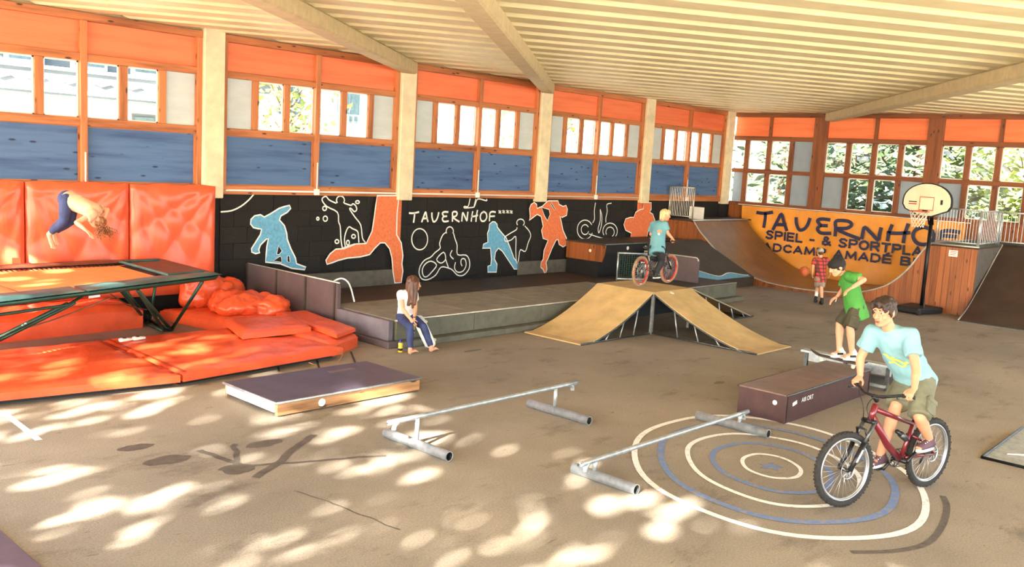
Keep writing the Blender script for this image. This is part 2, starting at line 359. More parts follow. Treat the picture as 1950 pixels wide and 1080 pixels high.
def put_text(txt, size, o, ex, ey, m, parent, name='lettering', bold=0.0, fit=None, lift=None, label=None):
    pts, fs = text_mesh(txt, size, bold); o, ex, ey = V(o), V(ex), V(ey)
    wd = max(p.x for p in pts)-min(p.x for p in pts); x0 = min(p.x for p in pts); k = (fit/wd) if fit else 1.0
    Q = [o+ex*(p.x-x0)*k+ey*p.y for p in pts]; par = list(range(len(Q)))
    def find(a):
        while par[a] != a: par[a] = par[par[a]]; a = par[a]
        return a
    for f in fs:
        for a in f[1:]: par[find(a)] = find(f[0])
    isl = {}
    for f in fs: isl.setdefault(find(f[0]), []).append(f)
    for fl in isl.values():
        ids = sorted({a for f in fl for a in f}); mp_ = {a: i for i, a in enumerate(ids)}; mb = MB(); mb.v = [Q[a] for a in ids]; mb.f = [tuple(mp_[a] for a in f) for f in fl]
        mb.build('letter', m, parent, label=label)
# flat brush stroke on a plane: points in plane coords -> ribbon
def ribbon(mb, pts, wd, nrm, closed=False, thick=.003):
    pts = [V(p) for p in pts]; nrm = V(nrm).normalized(); m = len(pts); Lf, Rt = [], []
    for k in range(m):
        if closed: t = pts[(k+1) % m]-pts[k-1]
        else: t = pts[min(k+1, m-1)]-pts[max(k-1, 0)]
        t = t.normalized() if t.length > 1e-9 else V((1, 0, 0)); sdv = nrm.cross(t).normalized()*wd/2; Lf.append(pts[k]+sdv); Rt.append(pts[k]-sdv)
    i = len(mb.v); mb.v += [p+nrm*thick for p in Lf]+[p+nrm*thick for p in Rt]
    for k in range(m if closed else m-1): k2 = (k+1) % m; mb.f.append((i+k, i+m+k, i+m+k2, i+k2))
def smoothline(pts, closed=False, n=4):
    pts = [V(p) for p in pts]; m = len(pts); out = []
    for k in range(m if closed else m-1):
        p0 = pts[k-1] if closed or k > 0 else pts[k]; p1 = pts[k]; p2 = pts[(k+1) % m]; p3 = pts[(k+2) % m] if closed or k+2 < m else p2
        for q in range(n):
            t = q/n; out.append(.5*((2*p1)+(p2-p0)*t+(2*p0-5*p1+4*p2-p3)*t*t+(3*p1-p0-3*p2+p3)*t**3))
    if not closed: out.append(pts[-1])
    return out
def fan_poly(pts, nrm, thick):
    P = [V(p)+V(nrm)*thick for p in pts]; n = V(nrm).normalized(); mb = MB(); mb.v = P
    for t in tessellate_polygon([P]):
        a, b, c = t
        mb.f.append((a, b, c) if (P[b]-P[a]).cross(P[c]-P[a]).dot(n) > 0 else (a, c, b))
    return mb

# ================================================================== THE SETTING
YW, XW, ZC = 15.4, 26.8, 5.0
floor = struct(MB().grid(4, 4, lambda a, b: (-3+a*(XW+3.2), -6+b*(YW+6.2), 0)).build('floor', 'asphalt'))
ground = struct(MB().poly([(-60, -60, -.03), (90, -60, -.03), (90, 90, -.03), (-60, 90, -.03)]).build('ground', 'paving'))
# painted target on the floor
def ring(rm, wd, m, lab):
    mb = MB(); n = 72; i = 0
    cx, cy, th = 8.74, 4.262, .67
    for k in range(n):
        a = 2*pi*k/n; j = 1+.012*sin(3*a+rm*5)+.008*sin(7*a)
        for r in (rm-wd/2, rm+wd/2):
            x, y = r*j*1.13*cos(a), r*j*.85*sin(a); mb.v.append(V((cx+x*cos(th)-y*sin(th), cy+x*sin(th)+y*cos(th), .004)))
    for k in range(n): q = (k+1) % n; mb.f.append((2*k, 2*k+1, 2*q+1, 2*q))
    return mb.build('painted_ring', m, floor, label=lab)
ring(1.68, .075, 'paint_floorwhite', 'wide white painted ring, outermost of the target'); ring(1.37, .085, 'paint_floorblue', 'outer blue painted ring of the target')
ring(1.015, .062, 'paint_floorwhite', 'middle white painted ring of the target'); ring(.70, .07, 'paint_floorblue', 'inner blue painted ring of the target'); ring(.345, .05, 'paint_floorwhite', 'smallest white painted ring of the target')
mb = MB()
st = []
for k in range(10): a = 2*pi*k/10+.4; r = .15 if k % 2 == 0 else .06; st.append((8.72+r*1.1*cos(a), 4.25+r*sin(a), .004))
fan_poly(st, (0, 0, 1), 0).build('painted_star', 'paint_floorblue', floor, label='blue painted star at the middle of the target')
mb = MB(); ribbon(mb, [onz(8, 788), onz(40, 812), onz(74, 839)], .07, (0, 0, 1), thick=.004); mb.build('painted_line', 'paint_floorwhite', floor, label='short faded white floor line')
mb = MB(); ribbon(mb, smoothline([onz(1620, 1052), onz(1700, 1050), onz(1765, 1035), onz(1795, 1000), onz(1803, 965), onz(1795, 945)]), .06, (0, 0, 1), thick=.003); mb.build('painted_wheel_shadow', 'wheel_shadow_paint', floor, label='curved dark arc painted as a bicycle wheel shadow')  # shadow of the front bicycle's wheel, painted on the floor as an arc
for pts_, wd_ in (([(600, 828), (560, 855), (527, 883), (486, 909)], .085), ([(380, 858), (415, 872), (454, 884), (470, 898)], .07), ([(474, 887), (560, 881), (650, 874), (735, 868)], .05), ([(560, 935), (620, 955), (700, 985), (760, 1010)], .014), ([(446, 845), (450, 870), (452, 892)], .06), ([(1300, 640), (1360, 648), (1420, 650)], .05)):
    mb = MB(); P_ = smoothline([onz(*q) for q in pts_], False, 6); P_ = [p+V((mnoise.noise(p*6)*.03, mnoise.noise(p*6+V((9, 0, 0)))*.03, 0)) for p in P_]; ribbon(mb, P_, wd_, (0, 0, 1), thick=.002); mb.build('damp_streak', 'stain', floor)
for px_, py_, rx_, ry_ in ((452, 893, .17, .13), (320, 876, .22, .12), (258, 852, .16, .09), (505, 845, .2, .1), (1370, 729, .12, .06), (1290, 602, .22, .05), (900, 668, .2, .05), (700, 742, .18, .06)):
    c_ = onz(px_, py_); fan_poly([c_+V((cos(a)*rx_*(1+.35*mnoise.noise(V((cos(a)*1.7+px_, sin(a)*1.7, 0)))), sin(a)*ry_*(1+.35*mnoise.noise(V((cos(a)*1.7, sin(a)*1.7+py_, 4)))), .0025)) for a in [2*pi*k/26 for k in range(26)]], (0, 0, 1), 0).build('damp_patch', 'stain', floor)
# low kerb cracks: slab joints near the deck
for a, b in (((527, 682), (531, 708)), ((600, 676), (608, 702)), ((668, 670), (678, 695))):
    mb = MB(); ribbon(mb, [onz(*a), onz(*b)], .03, (0, 0, 1), thick=.003); mb.build('slab_joint', 'ink_dark', floor)

# ---------------------------------------------------------------- left wall
PX = [3.95, 8.43, 12.93, 17.40, 21.88, 26.36]
wall = struct(box('wall_left', 'black_block', 3.75, XW+.3, YW+.03, YW+.3, 0, 2.13))
blk = {}
def block(x0, x1, z0, z1, parent=wall):
    key = (round(x1-x0, 3), round(z1-z0, 3))
    if key not in blk:
        me = MB().box(-(x1-x0)/2, (x1-x0)/2, -.03, 0, -(z1-z0)/2, (z1-z0)/2).mesh('block'); me.materials.append(M['black_block']); blk[key] = me
    o = bpy.data.objects.new('block', blk[key]); C.objects.link(o); o.parent = parent; o.location = V(((x0+x1)/2, YW+.03, (z0+z1)/2))-wl(parent)
rh, bw = (2.13-.0)/7, .56
for r_ in range(7):
    x = 8.63-(bw/2 if r_ % 2 else 0)
    while x < 23.0:
        a = max(x, 8.63); block(a+.004, x+bw-.004, r_*rh+.004, (r_+1)*rh-.004); x += bw
for a, b in ((9.4, 12.95), (16.75, 19.0)): box('plinth', 'plinth_grey', a, b, YW-.05, YW-.002, 0, .56, wall, bevel=.01)
def timber(name, m, *a): return box(name, m, *a, wall, bevel=.006)
for i, px in enumerate(PX):
    box('concrete_pillar', 'concrete', px-.2, px+.2, YW-.12, YW+.3, 2.06, ZC+.1, wall, bevel=.015)
    if i > 1: box('pilaster', 'paint_orange' if i in (2, 4) else 'black_block', px-.2+(.0 if i != 2 else 0), px+.2-(.22 if i == 2 else 0), YW-.03, YW+.03, 0, 2.06, wall)
nwin = 0
for i in range(5):
    xa, xb = PX[i]+.2, PX[i+1]-.2; xm = (xa+xb)/2
    timber('timber_rail', 'timber_x', xa, xb, YW-.04, YW+.14, 2.13, 2.30); timber('timber_rail', 'timber_x', xa, xb, YW-.02, YW+.14, 3.20, 3.33)
    timber('timber_rail', 'timber_x', xa, xb, YW-.02, YW+.14, 4.23, 4.35); timber('timber_beam', 'timber_x', xa, xb, YW-.06, YW+.14, 4.86, 4.985)
    for x0, x1 in ((xa, xa+.09), (xm-.055, xm+.055), (xb-.09, xb)): timber('timber_post', 'timber_z', x0, x1, YW-.045, YW+.14, 2.28, 4.88)
    for hx0, hx1, left in ((xa+.09, xm-.055, True), (xm+.055, xb-.09, False)):
        box('blue_panel', 'blue_board', hx0, hx1, YW+.05, YW+.08, 2.30, 3.20, wall); box('orange_panel', 'orange_board', hx0, hx1, YW+.05, YW+.08, 4.35, 4.86, wall)
        for zz in (2.30, 3.185): box('glazing_strip', 'timber_x', hx0, hx1, YW+.02, YW+.05, zz, zz+.015, wall)
        for xx in (hx0, hx1-.02): box('panel_stop', 'timber_z', xx, xx+.02, YW+.01, YW+.05, 2.30, 3.20, wall)
        nwin += 1; wr = empty('window_%d' % nwin, ((hx0+hx1)/2, YW+.06, 3.33), kind='structure')
        pw = (hx1-hx0-.26)/3
        for k in range(3):
            a = hx0+k*(pw+.13); blind = (k == 0 and left) or (k == 2 and not left)
            if blind: box('blind_panel', 'grey_board', a, a+pw, YW+.06, YW+.08, 3.33, 4.23, wr, label='pale grey blind panel')
            else:
                box('pane', 'glass', a, a+pw, YW+.07, YW+.076, 3.33, 4.23, wr)
                b = MB()
                for q0, q1, z0, z1 in ((a, a+.025, 3.33, 4.23), (a+pw-.025, a+pw, 3.33, 4.23), (a, a+pw, 3.33, 3.352), (a, a+pw, 4.205, 4.23)): b.box(q0, q1, YW+.055, YW+.069, z0, z1)
                b.build('glare_bead', 'white_plastic', wr)  # white strips put the window glare around each pane into colour
            if k < 2: box('mullion', 'timber_z', a+pw, a+pw+.13, YW+.01, YW+.12, 3.33, 4.23, wr, bevel=.005)
box('wall_plate', 'ceil_beam', 3.75, XW+.3, YW+.06, YW+.3, 4.97, ZC+.13, wall)
# white conduit along the lower rail with junction boxes and risers
MB().tube([(8.7, YW-.055, 2.205), (21.6, YW-.055, 2.205)], .016, 8).build('conduit', 'white_plastic', wall, smooth=True, label='white electrical conduit')
for i in range(5):
    xm = (PX[i]+PX[i+1])/2
    if i: box('junction_box', 'white_plastic', xm-.055, xm+.055, YW-.10, YW-.04, 2.14, 2.26, wall, bevel=.01)
    MB().tube([(xm+.01, YW-.058, 2.2), (xm+.01, YW-.058, 2.78)], .014, 8).build('riser_conduit', 'white_plastic', wall, smooth=True)

# ---- mural painted on the black blocks
PY = YW-.001
c3, c4, c5 = crop(400, 100, 2.25), crop(740, 150, 2.634), crop(1000, 330, 2.769)
NW = (0, -1, 0)
def wp(cr, pts, y=PY): return [ony(*cr(a, b), y) for a, b in pts]
def paint_fill(cr, pts, m, lab, outline=True, wd=.028, y=PY):
    P = wp(cr, pts, y); fan_poly(P, NW, .032 if y < YW-.02 else .004).build('painted_figure', m, wall, label=lab)
    if outline:
        mb = MB(); ribbon(mb, P, wd, NW, True, .034 if y < YW-.02 else .006); mb.build('painted_outline', 'paint_white', wall)
def paint_lines(cr, lines, lab, wd=.028, y=PY, sm=True):
    mb = MB()
    for pts, cl in lines:
        P = wp(cr, pts, y); ribbon(mb, smoothline(P, cl, 3) if sm else P, wd, NW, cl, .006)
    return mb.build('painted_outline', 'paint_white', wall, label=lab)
def circ(cx, cy, rx, ry=None, n=14, a0=0, a1=360): ry = ry or rx; return [(cx+rx*cos(RAD(a0+(a1-a0)*k/n)), cy+ry*sin(RAD(a0+(a1-a0)*k/n))) for k in range(n if a1-a0 == 360 else n+1)]
paint_fill(c3, [(318, 660), (340, 655), (345, 668), (330, 685), (303, 700), (297, 718), (318, 742), (328, 775), (330, 800), (345, 840), (365, 880), (370, 905), (410, 920), (405, 931), (350, 925), (300, 905), (237, 898), (240, 860), (243, 830), (250, 795), (240, 800), (215, 825), (208, 845), (212, 858), (195, 862), (178, 855), (177, 840), (190, 820), (215, 780), (220, 757), (205, 755), (185, 750), (173, 735), (175, 715), (190, 700), (215, 695), (232, 705), (260, 690), (295, 668)], 'paint_blue', 'blue painted snowboarder silhouette')
for h in ([(284, 864), (293, 828), (308, 850), (296, 866)], [(270, 893), (300, 872), (306, 880), (306, 899)], [(330, 872), (340, 872), (342, 900), (330, 896)]): paint_fill(c3, h, 'paint_black', 'black gap in the blue figure', True, .014, PY-.004)
paint_lines(c3, [([(540, 646), (510, 632), (497, 617), (483, 622), (480, 635), (500, 660), (545, 685), (550, 725), (557, 745), (560, 800), (566, 838)], False), ([(580, 838), (575, 800), (583, 765), (595, 747), (610, 755), (630, 765), (635, 785), (637, 815)], False), ([(573, 645), (603, 655), (610, 648), (622, 655), (628, 672), (618, 682), (603, 668), (598, 672), (620, 705), (645, 740), (652, 795), (665, 815), (652, 820)], False), (circ(558, 633, 17, 18, 10, 140, 400), False), (circ(490, 668, 8, 9), True), (circ(493, 712, 9, 11), True), (circ(461, 712, 5, 6), True), (circ(631, 641, 8, 6), True), (circ(543, 810, 8), True), (circ(614, 788, 8), True), (circ(590, 815, 6, 10), True), ([(566, 838), (620, 820)], False)], 'white outline of a jumping skateboarder')
paint_fill(c3, [(712, 613), (803, 613), (803, 640), (797, 690), (795, 780), (815, 815), (822, 870), (818, 905), (822, 935), (815, 985), (787, 987), (780, 940), (775, 880), (765, 840), (745, 815), (725, 815), (700, 840), (680, 865), (640, 875), (585, 880), (545, 890), (520, 900), (497, 907), (492, 890), (510, 862), (535, 842), (570, 840), (620, 820), (665, 818), (690, 765), (700, 700), (705, 660)], 'paint_orange', 'large orange painted kicking legs', y=YW-.035)
paint_lines(c3, [([(45, 683), (90, 678), (130, 660), (165, 632), (190, 603)], False)], 'white painted arc beside the orange mats')
paint_lines(c4, [(circ(155, 805, 40, 53, 18), True)], 'white painted circle under the lettering')
paint_lines(c4, [([(288, 770), (270, 785), (255, 825), (258, 850), (232, 872), (210, 895), (180, 910), (158, 940), (152, 975), (165, 1003), (195, 1008), (235, 985), (262, 945), (300, 950), (320, 960), (345, 985), (375, 985), (402, 955), (405, 915), (388, 885), (345, 882), (343, 835), (333, 805), (325, 775)], False), (circ(306, 765, 18, 22, 10, 150, 390), False), ([(175, 990), (168, 960), (182, 930), (212, 915), (240, 935), (215, 970), (192, 992)], True), ([(335, 920), (330, 950), (345, 970), (372, 965), (388, 935), (382, 905), (365, 905), (362, 925), (368, 940)], False), ([(240, 905), (275, 870), (285, 905), (262, 925)], True), ([(318, 860), (308, 885), (325, 905)], False), ([(285, 905), (300, 950)], False)], 'white outline of a motocross rider')
paint_fill(c4, [(520, 717), (505, 730), (503, 755), (495, 775), (497, 820), (475, 830), (470, 850), (510, 850), (515, 905), (512, 935), (497, 940), (497, 970), (540, 970), (543, 930), (530, 905), (535, 870), (550, 850), (570, 865), (600, 910), (630, 955), (648, 955), (648, 925), (628, 900), (610, 850), (590, 800), (560, 765), (545, 745), (543, 730), (533, 718)], 'paint_blue', 'blue painted figure striding on skates')
paint_lines(c4, [([(643, 745), (640, 757), (610, 775), (582, 795), (586, 815), (615, 808), (637, 792), (637, 860), (640, 915), (648, 925), (652, 900), (660, 858), (685, 866), (700, 820), (712, 790), (705, 765), (682, 738)], False), (circ(661, 722, 19, 18, 10, 140, 410), False)], 'white outline of a standing figure')
paint_fill(c4, [(795, 612), (845, 612), (850, 630), (870, 640), (885, 635), (892, 655), (888, 685), (865, 695), (855, 690), (862, 720), (870, 760), (888, 800), (885, 835), (870, 843), (850, 830), (845, 805), (835, 810), (815, 850), (795, 900), (785, 920), (790, 955), (780, 980), (770, 955), (758, 945), (760, 920), (770, 905), (775, 860), (795, 810), (770, 800), (762, 760), (770, 740), (760, 690), (740, 680), (720, 695), (700, 710), (705, 690), (702, 650), (710, 630), (725, 620), (738, 630), (740, 650), (765, 640)], 'paint_orange', 'orange painted dancer standing on one leg', y=YW-.035)
paint_fill(c4, [(762, 645), (800, 655), (805, 680), (792, 712), (778, 690)], 'paint_black', 'black gap in the orange dancer', True, .02, YW-.04)
paint_fill(c4, [(806, 625), (812, 622), (832, 655), (826, 658)], 'paint_black', 'black slit in the orange dancer', True, .014, YW-.04)
paint_lines(c5, [(circ(315, 297, 41, 50, 20, 20, 330), False), (circ(315, 297, 20, 26, 12, 20, 330), False), (circ(447, 305, 38, 42, 18, 150, 400), False), (circ(447, 310, 22, 26, 12, 150, 420), False), ([(370, 155), (364, 200), (365, 240), (355, 262)], False), ([(395, 190), (404, 230), (400, 280), (388, 315), (384, 290), (395, 250), (395, 190)], False), ([(455, 158), (430, 165), (432, 200), (425, 235), (425, 260)], False), ([(335, 320), (380, 335), (415, 345)], False)], 'white outline of a trick bicycle')
paint_fill(c5, [(622, 155), (660, 155), (660, 190), (652, 205), (668, 215), (680, 250), (665, 270), (645, 300), (635, 345), (548, 345), (555, 315), (525, 300), (515, 270), (525, 240), (550, 232), (568, 232), (578, 205), (600, 192), (618, 188)], 'paint_orange', 'orange painted figure above the grind ledge', y=YW-.035)
paint_lines(c4, [([(408, 600), (398, 640), (380, 640), (380, 648), (422, 645), (432, 635), (447, 603), (490, 612), (490, 603)], False), ([(437, 602), (428, 638)], False)], 'white outline of a skateboarder cut off by the rail')
# hand lettering: one stroke set per letter, u right, v up
GL = {'T': [[(-.25, .92), (.3, .9), (.95, 1.02)], [(.42, .95), (.38, .5), (.28, -.05)]], 'A': [[(0, -.02), (.25, .55), (.48, 1.0), (.62, .5), (.78, 0)], [(.1, .34), (.75, .38)]],
      'U': [[(.0, .95), (.02, .45), (.2, .02), (.5, .12), (.72, .5), (.85, .98)]], 'E': [[(.8, .98), (.3, 1.0), (.05, .85), (.2, .55), (.05, .3), (.25, .02), (.85, .06)], [(.2, .54), (.65, .56)]],
      'R': [[(.08, -.02), (.1, .5), (.12, .95), (.55, 1.0), (.68, .78), (.5, .55), (.15, .46), (.5, .2), (1.0, -.05)]], 'N': [[(.05, -.02), (.1, .5), (.18, .9), (.45, .5), (.72, .05), (.78, .5), (.85, 1.0)]],
      'H': [[(.05, -.05), (.12, .5), (.25, 1.05)], [(.68, -.08), (.74, .5), (.88, 1.18)], [(.02, .48), (.5, .52), (.95, .62)]], 'O': [[(.5, .98), (.15, .8), (.02, .4), (.2, .02), (.6, .0), (.9, .35), (.82, .8), (.5, .98), (.35, .95)]], 'F': [[(.05, -.05), (.06, .4), (.12, .85), (.45, .98), (.9, .92)], [(.08, .48), (.8, .5)]]}
def brush(txt, org, eu, ev, wid, m, parent, nrm, adv, lab, lift=.006, scale=lambda i: 1.0, w2=None):
    org, eu, ev = V(org), V(eu), V(ev); u = 0
    for i, ch in enumerate(txt):
        mb = MB(); s = scale(i)
        for stp in GL[ch]:
            ribbon(mb, smoothline([org+eu*(u+a*.82)+ev*(b*s) for a, b in stp], False, 4), wid, nrm, False, lift)
        mb.build('brush_letter', m, parent, label=lab % ch); u += adv[i] if isinstance(adv, list) else adv
o0, o1, o2 = ony(*c4(112, 720), PY), ony(*c4(540, 712), PY), ony(*c4(112, 665), PY)
eu = (o1-o0)/9.0
brush('TAUERNHOF', o0, eu, (o2-o0)*.92, .042, 'paint_white', wall, NW, 1.02, 'white hand-painted letter %s')
for k, (a, b) in enumerate(((557, 668), (576, 667), (596, 667), (614, 668))):
    mb = MB()
    for d in ((-7, -7, 7, 7), (7, -5, -7, 6), (0, -9, 1, 9)): ribbon(mb, wp(c4, [(a+d[0], b+d[1]), (a+d[2], b+d[3])]), .022, NW, False, .006)
    mb.build('painted_star', 'paint_white', wall)

# ---------------------------------------------------------------- right wall
wr_ = struct(box('wall_right', 'clad_plain', XW+.04, XW+.3, -2, YW+.3, 0, 2.12))
y = 5.2
while y < 9.2: box('wall_board', 'clad_board', XW, XW+.04, y+.003, y+.147, 0, 2.05, wr_); y += .15
box('timber_rail', 'timber_y', XW-.04, XW+.12, -2, YW, 2.05, 2.17, wr_, bevel=.006); box('timber_rail', 'timber_y', XW-.03, XW+.12, -2, YW, 3.10, 3.22, wr_, bevel=.006)
box('timber_rail', 'timber_y', XW-.04, XW+.12, -2, YW, 4.13, 4.26, wr_, bevel=.006); box('timber_beam', 'timber_y', XW-.06, XW+.12, -2, YW, 4.86, 4.985, wr_, bevel=.006)
box('wall_plate', 'ceil_beam', XW+.06, XW+.3, -6, YW+.06, 4.97, ZC+.13, wr_)
for k in range(1, -4, -1):
    g0 = 12.28+3.34*k; g1 = g0-2.915
    box('timber_post', 'timber_dark_z', XW-.05, XW+.14, g1-.42, g1, 2.10, 4.9, wr_, bevel=.006)
    for a, b in ((min(g0, YW), g1+1.5), (g1+1.4, g1)): box('orange_panel', 'orange_board_y', XW+.04, XW+.07, b, a, 4.26, 4.86, wr_)
    box('panel_batten', 'timber_dark_z', XW-.02, XW+.08, g1+1.4, g1+1.5, 4.26, 4.86, wr_)
    for row, (z0, z1) in enumerate(((3.22, 4.13), (2.17, 3.10))):
        nwin += 1; wn = empty('window_%d' % nwin, (XW+.05, (g0+g1)/2, z0), kind='structure')
        for j in range(4):
            a = g0-.765*j; b = a-.62; a = min(a, YW-.05)
            blind = (row == 1 and j in (0, 3)) or (row == 0 and j == 3 and k == 1)
            if blind: box('blind_panel', 'grey_board_blue', XW+.05, XW+.07, b, a, z0, z1, wn, label='blue-grey blind panel')
            else:
                box('pane', 'glass', XW+.05, XW+.056, b, a, z0, z1, wn)
                q = MB()
                for y0, y1, w0, w1 in ((b, b+.03, z0, z1), (a-.03, a, z0, z1), (b, a, z0, z0+.025), (b, a, z1-.025, z1)): q.box(XW+.035, XW+.049, y0, y1, w0, w1)
                q.build('glare_bead', 'white_plastic', wn)  # pane edges whitened for glare, as on the left wall
            if j < 3: box('mullion', 'timber_dark_z', XW-.02, XW+.1, b-.145, b, z0, z1, wn, bevel=.005)

# ---------------------------------------------------------------- ceiling
XE = -1.7                                                   # the roof ends here: the hall is open towards the sun
ceil = struct(box('ceiling', 'ceil_beam', XE, XW+.3, -6, YW+.3, ZC+.13, ZC+.25))
ad = RAD(-33); dv = V((cos(ad), sin(ad), 0)); pv = V((-sin(ad), cos(ad), 0))
def clip(poly, fn):
    out = []
    for k in range(len(poly)):
        a, b = poly[k], poly[(k+1) % len(poly)]; fa, fb = fn(a), fn(b)
        if fa >= 0: out.append(a)
        if fa*fb < 0: out.append(a+(b-a)*(fa/(fa-fb)))
    return out
pitch = .78; pp = -6.0
while pp < 29:
    pl = [pv*pp-dv*40, pv*pp+dv*40, pv*(pp+.50)+dv*40, pv*(pp+.50)-dv*40]
    for fn in (lambda q: q.x-XE, lambda q: XW-.0-q.x, lambda q: q.y+6, lambda q: YW-.0-q.y): pl = clip(pl, fn) if len(pl) > 2 else pl
    if len(pl) > 2: MB().extrude([V((q.x, q.y, ZC)) for q in pl], (0, 0, .128)).build('roof_plank', 'ceil_sheet', ceil, bevel=.03)
    pp += pitch
ab = RAD(37); bd = V((-cos(ab), -sin(ab), 0)); bs = V((sin(ab), -cos(ab), 0))
for x, y in ((12.93, 15.3), (17.40, 15.3), (26.7, 12.2)):
    p0 = V((x, y, ZC-.13)); t = 1e9
    t = min((x-XE-.2)/cos(ab), (y+5.8)/sin(ab))
    MB().obox(p0+bd*(t/2), bd*(t/2), bs*.16, (0, 0, .128)).build('roof_beam', 'ceil_beam', ceil, bevel=.03)

# ================================================================== SKATE OBSTACLES
# ---- raised deck along the painted wall
dk = empty('skate_deck', (14.5, 12.9, 0), 'long low skate deck with grey front kerb running along the mural wall', 'skate deck')
box('deck_floor', 'deck_dark', 9.26, 22.9, 12.80, YW-.06, 0, .23, dk)
xs = [9.26, 11.0, 12.75, 14.5, 16.3]
for a, b in zip(xs, xs[1:]): box('kerb_slab', 'deck_grey', a+.004, b-.004, 11.06, 12.80, .38, .42, dk, bevel=.008); box('kerb_face', 'deck_face', a+.004, b-.004, 11.04, 11.10, .10, .40, dk, bevel=.006)  # paler slab tops carry the sunlit strip in their colour
for a, b in ((16.3, 18.1), (18.1, 19.9)): box('kerb_slab', 'deck_dark', a+.004, b-.004, 11.06, 12.80, .38, .42, dk, bevel=.008); box('kerb_face', 'deck_face', a+.004, b-.004, 11.04, 11.10, .10, .40, dk, bevel=.006)
box('kerb_core', 'deck_face', 9.26, 19.88, 11.10, 12.79, .0, .38, dk)
for a, b in ((9.26, 11.6), (11.6, 14.3), (14.3, 17.0), (17.0, 20.0)): box('base_ledge', 'deck_face', a+.003, b-.003, 10.86, 11.04, 0, .10, dk, bevel=.008)
MB().tube([(9.24, 11.05, .415), (19.9, 11.05, .415)], .014, 8).build('edge_angle', 'edge_metal', dk, smooth=True)
# partition closing the left end of the deck
pt = empty('partition_wall', (9.16, 13.2, 0), 'brown panelled partition with rounded end between orange mats and deck', 'partition')
pan = [(15.3, 14.28), (14.26, 13.36), (13.34, 12.42)]
for k, (a, b) in enumerate(pan):
    if k < 2: MB().box(9.13, 9.19, b, a, .10, .84).build('panel', 'panel_brown', pt, bevel=.008)
    else:
        P = [(9.13, a, .10), (9.13, a, .84)]+[(9.13, b+.07-.07*sin(RAD(q)), .77+.07*cos(RAD(q))) for q in (0, 30, 60, 90)]+[(9.13, b, .10)]
        MB().extrude(P, (.06, 0, 0)).build('panel', 'panel_brown', pt)
for yy in (15.27, 14.27, 13.35, 12.50): box('panel_batten', 'deck_dark', 9.11, 9.14, yy-.02, yy+.02, .08, .84, pt)
box('low_panel', 'panel_low', 9.12, 9.22, 11.06, 12.42, .10, .42, pt, bevel=.008); box('base_board', 'panel_brown', 9.04, 9.24, 10.95, 15.3, 0, .10, pt, bevel=.01)
MB().tube([(9.16, 12.42, .845), (9.16, 15.3, .845)], .016, 8).build('top_strip', 'edge_metal', pt, smooth=True)
cb = MB().tube(smoothline([(9.25, 12.7, .84), (9.3, 12.55, .90), (9.42, 12.5, .8), (9.5, 12.45, .5)]), .014, 6).build('loose_cable', 'white_plastic', smooth=True); tag(cb, 'white cable looping off the end of the brown partition', 'cable')
# upright rounded panel on the deck
P = [(18.75, 11.45, .42), (18.75, 13.0, .42), (18.75, 13.0, 1.02)]+[(18.75, 11.53-.08*sin(RAD(q)), .96+.08*cos(RAD(q))-.02) for q in (0, 30, 60, 90)]
pp_ = MB().extrude(P, (.06, 0, 0)).build('upright_panel', 'panel_brown'); tag(pp_, 'dark upright board with rounded corner behind the tan ramp', 'panel')
MB().tube([V(p)+V((-.005, 0, 0)) for p in P[1:]], .012, 6).build('edge_strip', 'edge_metal', pp_)
# grind ledge against the wall
gl = empty('grind_ledge', (20.5, 14.8, .23), 'black topped grind ledge with plywood end below the orange figure', 'grind ledge')
P = [(18.5, 14.05, .80), (18.5, 14.12, .62), (18.5, 15.3, .62), (18.5, 15.3, 1.05), (18.5, 14.02, 1.05)]
MB().extrude(P, (.04, 0, 0)).build('end_board', 'clad_plain', gl, bevel=.005)
box('ledge_top', 'deck_dark', 18.48, 22.6, 14.00, 15.33, 1.05, 1.09, gl, bevel=.006); box('ledge_body', 'black_plastic', 18.54, 22.6, 14.25, 15.3, .23, 1.05, gl); box('fascia', 'black_plastic', 18.54, 22.6, 14.06, 14.25, .85, 1.05, gl)
MB().tube([(18.48, 14.01, 1.08), (22.6, 14.01, 1.08)], .028, 10).build('coping', 'galv_dark', gl, smooth=True)
for k, xx in enumerate((19.5, 20.3, 20.9)): MB().lathe((xx, 14.055, .96), (0, -1, 0), [(.05, 0), (.05, .004)], 14).build('sticker', 'paper', gl)
MB().lathe((18.495, 14.5, .88), (-1, 0, 0), [(.04, 0), (.04, .004)], 14).build('sticker', 'paper', gl)
# steel mesh crate frame
mc = empty('mesh_stand', (17.5, 12.5, .42), 'small galvanised stand with green mesh behind the rear bicycle', 'stand')
A, B = V((17.2, 12.65, .42)), V((17.75, 12.25, .42))
for p in (A, B): MB().tube([p, p+V((0, 0, .66))], .022, 8).build('upright', 'galv', mc, smooth=True)
for zz in (.64, .04): MB().tube([A+V((0, 0, zz)), B+V((0, 0, zz))], .022, 8).build('cross_tube', 'galv', mc, smooth=True)
mm = MB(); 
for k in range(1, 12): mm.tube([A.lerp(B, k/12)+V((0, 0, .04)), A.lerp(B, k/12)+V((0, 0, .64))], .004, 4)
for k in range(1, 13): mm.tube([A+V((0, 0, .04+.6*k/13)), B+V((0, 0, .04+.6*k/13))], .004, 4)
mm.build('wire_mesh', 'green_mesh', mc, kind='stuff')
